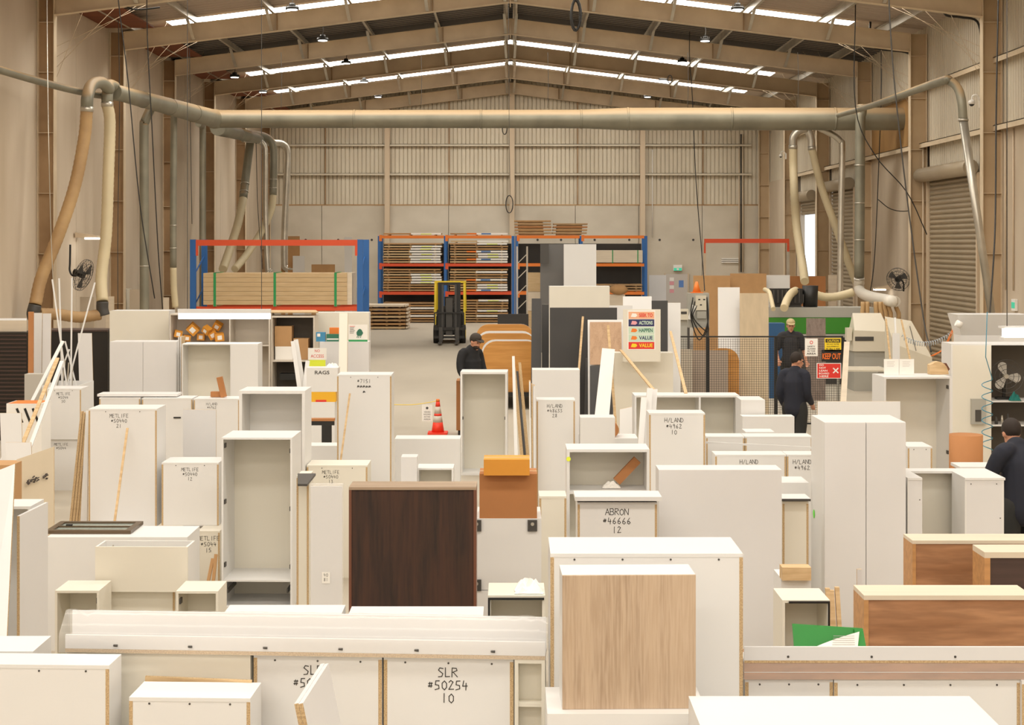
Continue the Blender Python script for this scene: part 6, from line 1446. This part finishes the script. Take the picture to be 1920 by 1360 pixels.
# ================================================================ PEOPLE
def body_mesh(name, caps, spheres, m, parent, vox=.009, extra=None):
    """one continuous skin: tapered limbs fused by a voxel remesh"""
    mb = MB()
    for pts, rs in caps:
        mb.tube(pts, rs, n=14, sub=5)
        mb.sph(pts[0], rs[0], n=14, m=8); mb.sph(pts[-1], rs[-1], n=14, m=8)
    for c, r, sc in spheres: mb.sph(c, r, n=18, m=12, sc=sc)
    if extra: extra(mb)
    o = mb.build(name, m, parent)
    md = o.modifiers.new('fuse', 'REMESH'); md.mode = 'VOXEL'; md.voxel_size = vox; md.use_smooth_shade = True
    sm = o.modifiers.new('soften', 'SMOOTH'); sm.factor = .6; sm.iterations = 3
    return o
def person(label, loc, yaw, J, top, bottom, hair=None, cap=None, sc=1.0, sleeves='long', legs='long', headturn=0, nod=0, shoes=True, beard=False, bulk=1.0):
    """J: joints in body space (x right of the figure, y forward, z up)"""
    r = thing('person', label, 'person', loc, yaw); r.scale = (sc, sc, sc)
    V = Vector
    hc = V(J['head']); R = Matrix.Rotation(headturn, 3, 'Z') @ Matrix.Rotation(nod, 3, 'X')
    H_ = lambda p: hc+R @ V(p)
    nb, ch, be, pv = V(J['neck']), V(J['chest']), V(J['belly']), V(J['pelvis'])
    caps = [([H_((0, -.015, -.06)), nb.lerp(H_((0, -.015, -.06)), .4), nb], [.054, .055, .065]), ([nb, ch, be, pv], [.068, .13, .12, .13])]
    sph = [(H_((0, -.01, .03)), .1, (.78, .98, 1.02)), (H_((0, .02, -.045)), .07, (.82, 1.0, 1.0))]
    fing = []
    for s in ('L', 'R'):
        sg = -1 if s == 'L' else 1
        sh, el, wr = V(J['sh'+s]), V(J['el'+s]), V(J['wr'+s]); caps.append(([nb+V((0, 0, -.04)), sh, el, wr], [.055, .058, .043, .028]))
        d = (wr-el).normalized(); side = d.cross(V((0, 1, 0))); side = side.normalized() if side.length > .1 else V((1, 0, 0))
        pal = d.cross(side).normalized()
        hd = wr+d*.085
        caps.append(([wr, wr+d*.04, hd], [.026, .030, .028])); 
        for q in range(4):
            o_ = side*(-.027+.018*q); L = (.062, .075, .080, .066)[q]
            caps.append(([hd+o_*.8, hd+o_+d*L*.5+pal*.008*sg, hd+o_*1.1+d*L*.85+pal*.03*sg], [.0105, .0095, .008]))
        caps.append(([wr+d*.03+side*.02*(-1), wr+d*.06-side*.047, wr+d*.10-side*.052], [.013, .011, .009]))
        hp, kn, an = V(J['hip'+s]), V(J['kn'+s]), V(J['an'+s]); caps.append(([pv, hp, kn, an], [.10, .085, .058, .038]))
        caps.append(([an, an+V((0, .05, -.045)), an+V((0, .16, -.055))], [.04, .038, .03]))
    def face(mb):
        a = H_((0, .082, .02)); b = H_((0, .112, -.02)); mb.cyl(a, b, .010, .019, n=10); mb.sph(H_((0, .10, -.022)), .018)
        for sx in (-1, 1):
            mb.sph(H_((sx*.078, -.005, .0)), .03, sc=(.35, .7, 1.05)); mb.sph(H_((sx*.03, .078, .034)), .022, sc=(1, .5, .5))
        mb.sph(H_((0, .084, -.055)), .022, sc=(1.2, .45, .35)); mb.sph(H_((0, .07, -.092)), .028)
    body_mesh('body', caps, sph, SKIN, r, extra=face)
    for sx in (-1, 1):
        m_ = MB(); m_.sph(H_((sx*.031, .089, .019)), .009); m_.build('eye', BLACK, r)
    m_ = MB(); m_.sph(H_((0, .098, -.057)), .016, sc=(1.5, .4, .3)); m_.build('mouth', mat('lip', (.35, .12, .09), .5), r)
    # clothing
    tc = [([nb+V((0, 0, -.005)), ch, be, pv+V((0, 0, -.04))], [.105*bulk, .165*bulk, .16*bulk, .165*bulk])]
    for s in ('L', 'R'):
        sh, el, wr = V(J['sh'+s]), V(J['el'+s]), V(J['wr'+s])
        if sleeves == 'long': tc.append(([nb+V((0, 0, -.05)), sh, el, wr-(wr-el).normalized()*.01], [.08, .08, .062, .046]))
        else: tc.append(([nb+V((0, 0, -.05)), sh, sh.lerp(el, .8)], [.08, .078, .075]))
    body_mesh('jacket' if sleeves == 'long' else 'tee_shirt', tc, [], top, r, .014)
    bc = []
    for s in ('L', 'R'):
        hp, kn, an = V(J['hip'+s]), V(J['kn'+s]), V(J['an'+s])
        bc.append(([pv, hp, kn, an+V((0, 0, .03))], [.14, .105, .078, .062]) if legs == 'long' else ([pv, hp, kn], [.14, .11, .095]))
        if shoes:
            m_ = MB(); m_.tube([an+V((0, -.05, -.045)), an+V((0, .06, -.04)), an+V((0, .19, -.05))], [.045, .048, .038], n=12); m_.sph(an+V((0, .19, -.052)), .038); m_.sph(an+V((0, -.05, -.045)), .045); m_.build('shoe', BLACK, r)
    body_mesh('trousers' if legs == 'long' else 'shorts', bc, [], bottom, r, .014)
    if hair:
        m_ = MB(); m_.sph(H_((0, -.022, .045)), .104, n=20, m=12, sc=(.82, .98, .98)); o = m_.build('hair', hair, r)
    if cap:
        m_ = MB(); m_.sph(H_((0, -.012, .072)), .108, n=20, m=12, sc=(.84, 1.0, .80)); m_.build('cap', cap, r)
        m_ = MB(); pts = [(-.075, .07), (-.07, .13), (-.035, .165), (.035, .165), (.07, .13), (.075, .07)]
        m_.add([H_((x, y, .068-.15*(y-.07))) for x, y in pts]+[H_((x, y, .078-.15*(y-.07))) for x, y in pts], [(5, 4, 3, 2, 1, 0), (6, 7, 8, 9, 10, 11)]+[(i, (i+1) % 6, 6+(i+1) % 6, 6+i) for i in range(6)]); m_.build('cap_brim', cap, r)
    if beard: m_ = MB(); m_.sph(H_((0, .048, -.072)), .062, sc=(.95, .95, .75)); m_.build('beard', hair or HAIR, r)
    return r
def joints(**k):
    J = dict(head=(0, .02, 1.63), neck=(0, -.01, 1.46), chest=(0, 0, 1.30), belly=(0, .01, 1.10), pelvis=(0, 0, .95),
             shL=(-.18, 0, 1.42), elL=(-.24, -.02, 1.13), wrL=(-.22, .10, .90), shR=(.18, 0, 1.42), elR=(.24, -.02, 1.13), wrR=(.22, .10, .90),
             hipL=(-.10, 0, .90), knL=(-.11, .02, .49), anL=(-.11, -.02, .09), hipR=(.10, 0, .90), knR=(.11, .02, .49), anR=(.11, -.02, .09))
    J.update(k); return J
# man in black jacket and dark cap, bent over to the right, seen from his left front
s = 110.0
person('man in black jacket and dark cap looking down, behind the open white cabinet', ((882-VX)/s, 3000/s, 0), math.radians(-135),
       joints(head=(0, .12, 1.61), neck=(0, .04, 1.46), chest=(0, .0, 1.30), wrL=(-.20, .30, .98), elL=(-.25, .06, 1.12), elR=(.26, .04, 1.13), wrR=(.20, .26, .93), knL=(-.11, .06, .49)), BLKC, TROU, hair=HAIR, cap=CAPK, sc=1.01, nod=-.35, beard=True, bulk=1.12)
# man walking, navy
s = 128.0
person('man in navy jumper walking past the mesh fence, seen from behind', ((1490-VX)/s, 3000/s, 0), math.radians(-35),
       joints(head=(0, .07, 1.60), neck=(0, .02, 1.45), elL=(-.21, -.08, 1.15), wrL=(-.19, .05, .93), shL=(-.165, 0, 1.41), shR=(.165, 0, 1.41), elR=(.205, .0, 1.13), wrR=(.18, .20, .98), knL=(-.10, .14, .50), anL=(-.10, .10, .09), knR=(.10, -.02, .49), anR=(.10, -.22, .11)), NAVY, TROU, hair=HAIR, nod=-.2, bulk=1.0, headturn=-.6, sc=.98)
# man with tan cap behind the fence, facing the viewer
s = 92.0
person('man in tan cap and black tee shirt standing behind the mesh fence', ((1482-VX)/s, 3000/s, 0), math.radians(176),
       joints(head=(0, .05, 1.62), elL=(-.27, .0, 1.13), wrL=(-.30, .12, .92), elR=(.28, .0, 1.13), wrR=(.26, .16, .95)), CHARC, TROU, hair=HAIR, cap=CAPB, sleeves='short', nod=-.15)
# man at the right edge, back to us
s = 208.0
person('man in navy jumper and dark shorts with his back turned at the right edge', ((1914-VX)/s, 3000/s, 0), math.radians(12),
       joints(head=(.03, .22, 1.555), neck=(.01, .09, 1.45), chest=(0, .03, 1.30), elL=(-.27, .10, 1.16), wrL=(-.16, .32, 1.08), elR=(.25, .10, 1.15), wrR=(.15, .32, 1.05)), NAVY, TROU, hair=HAIR, legs='short', nod=-.4, sc=1.0)
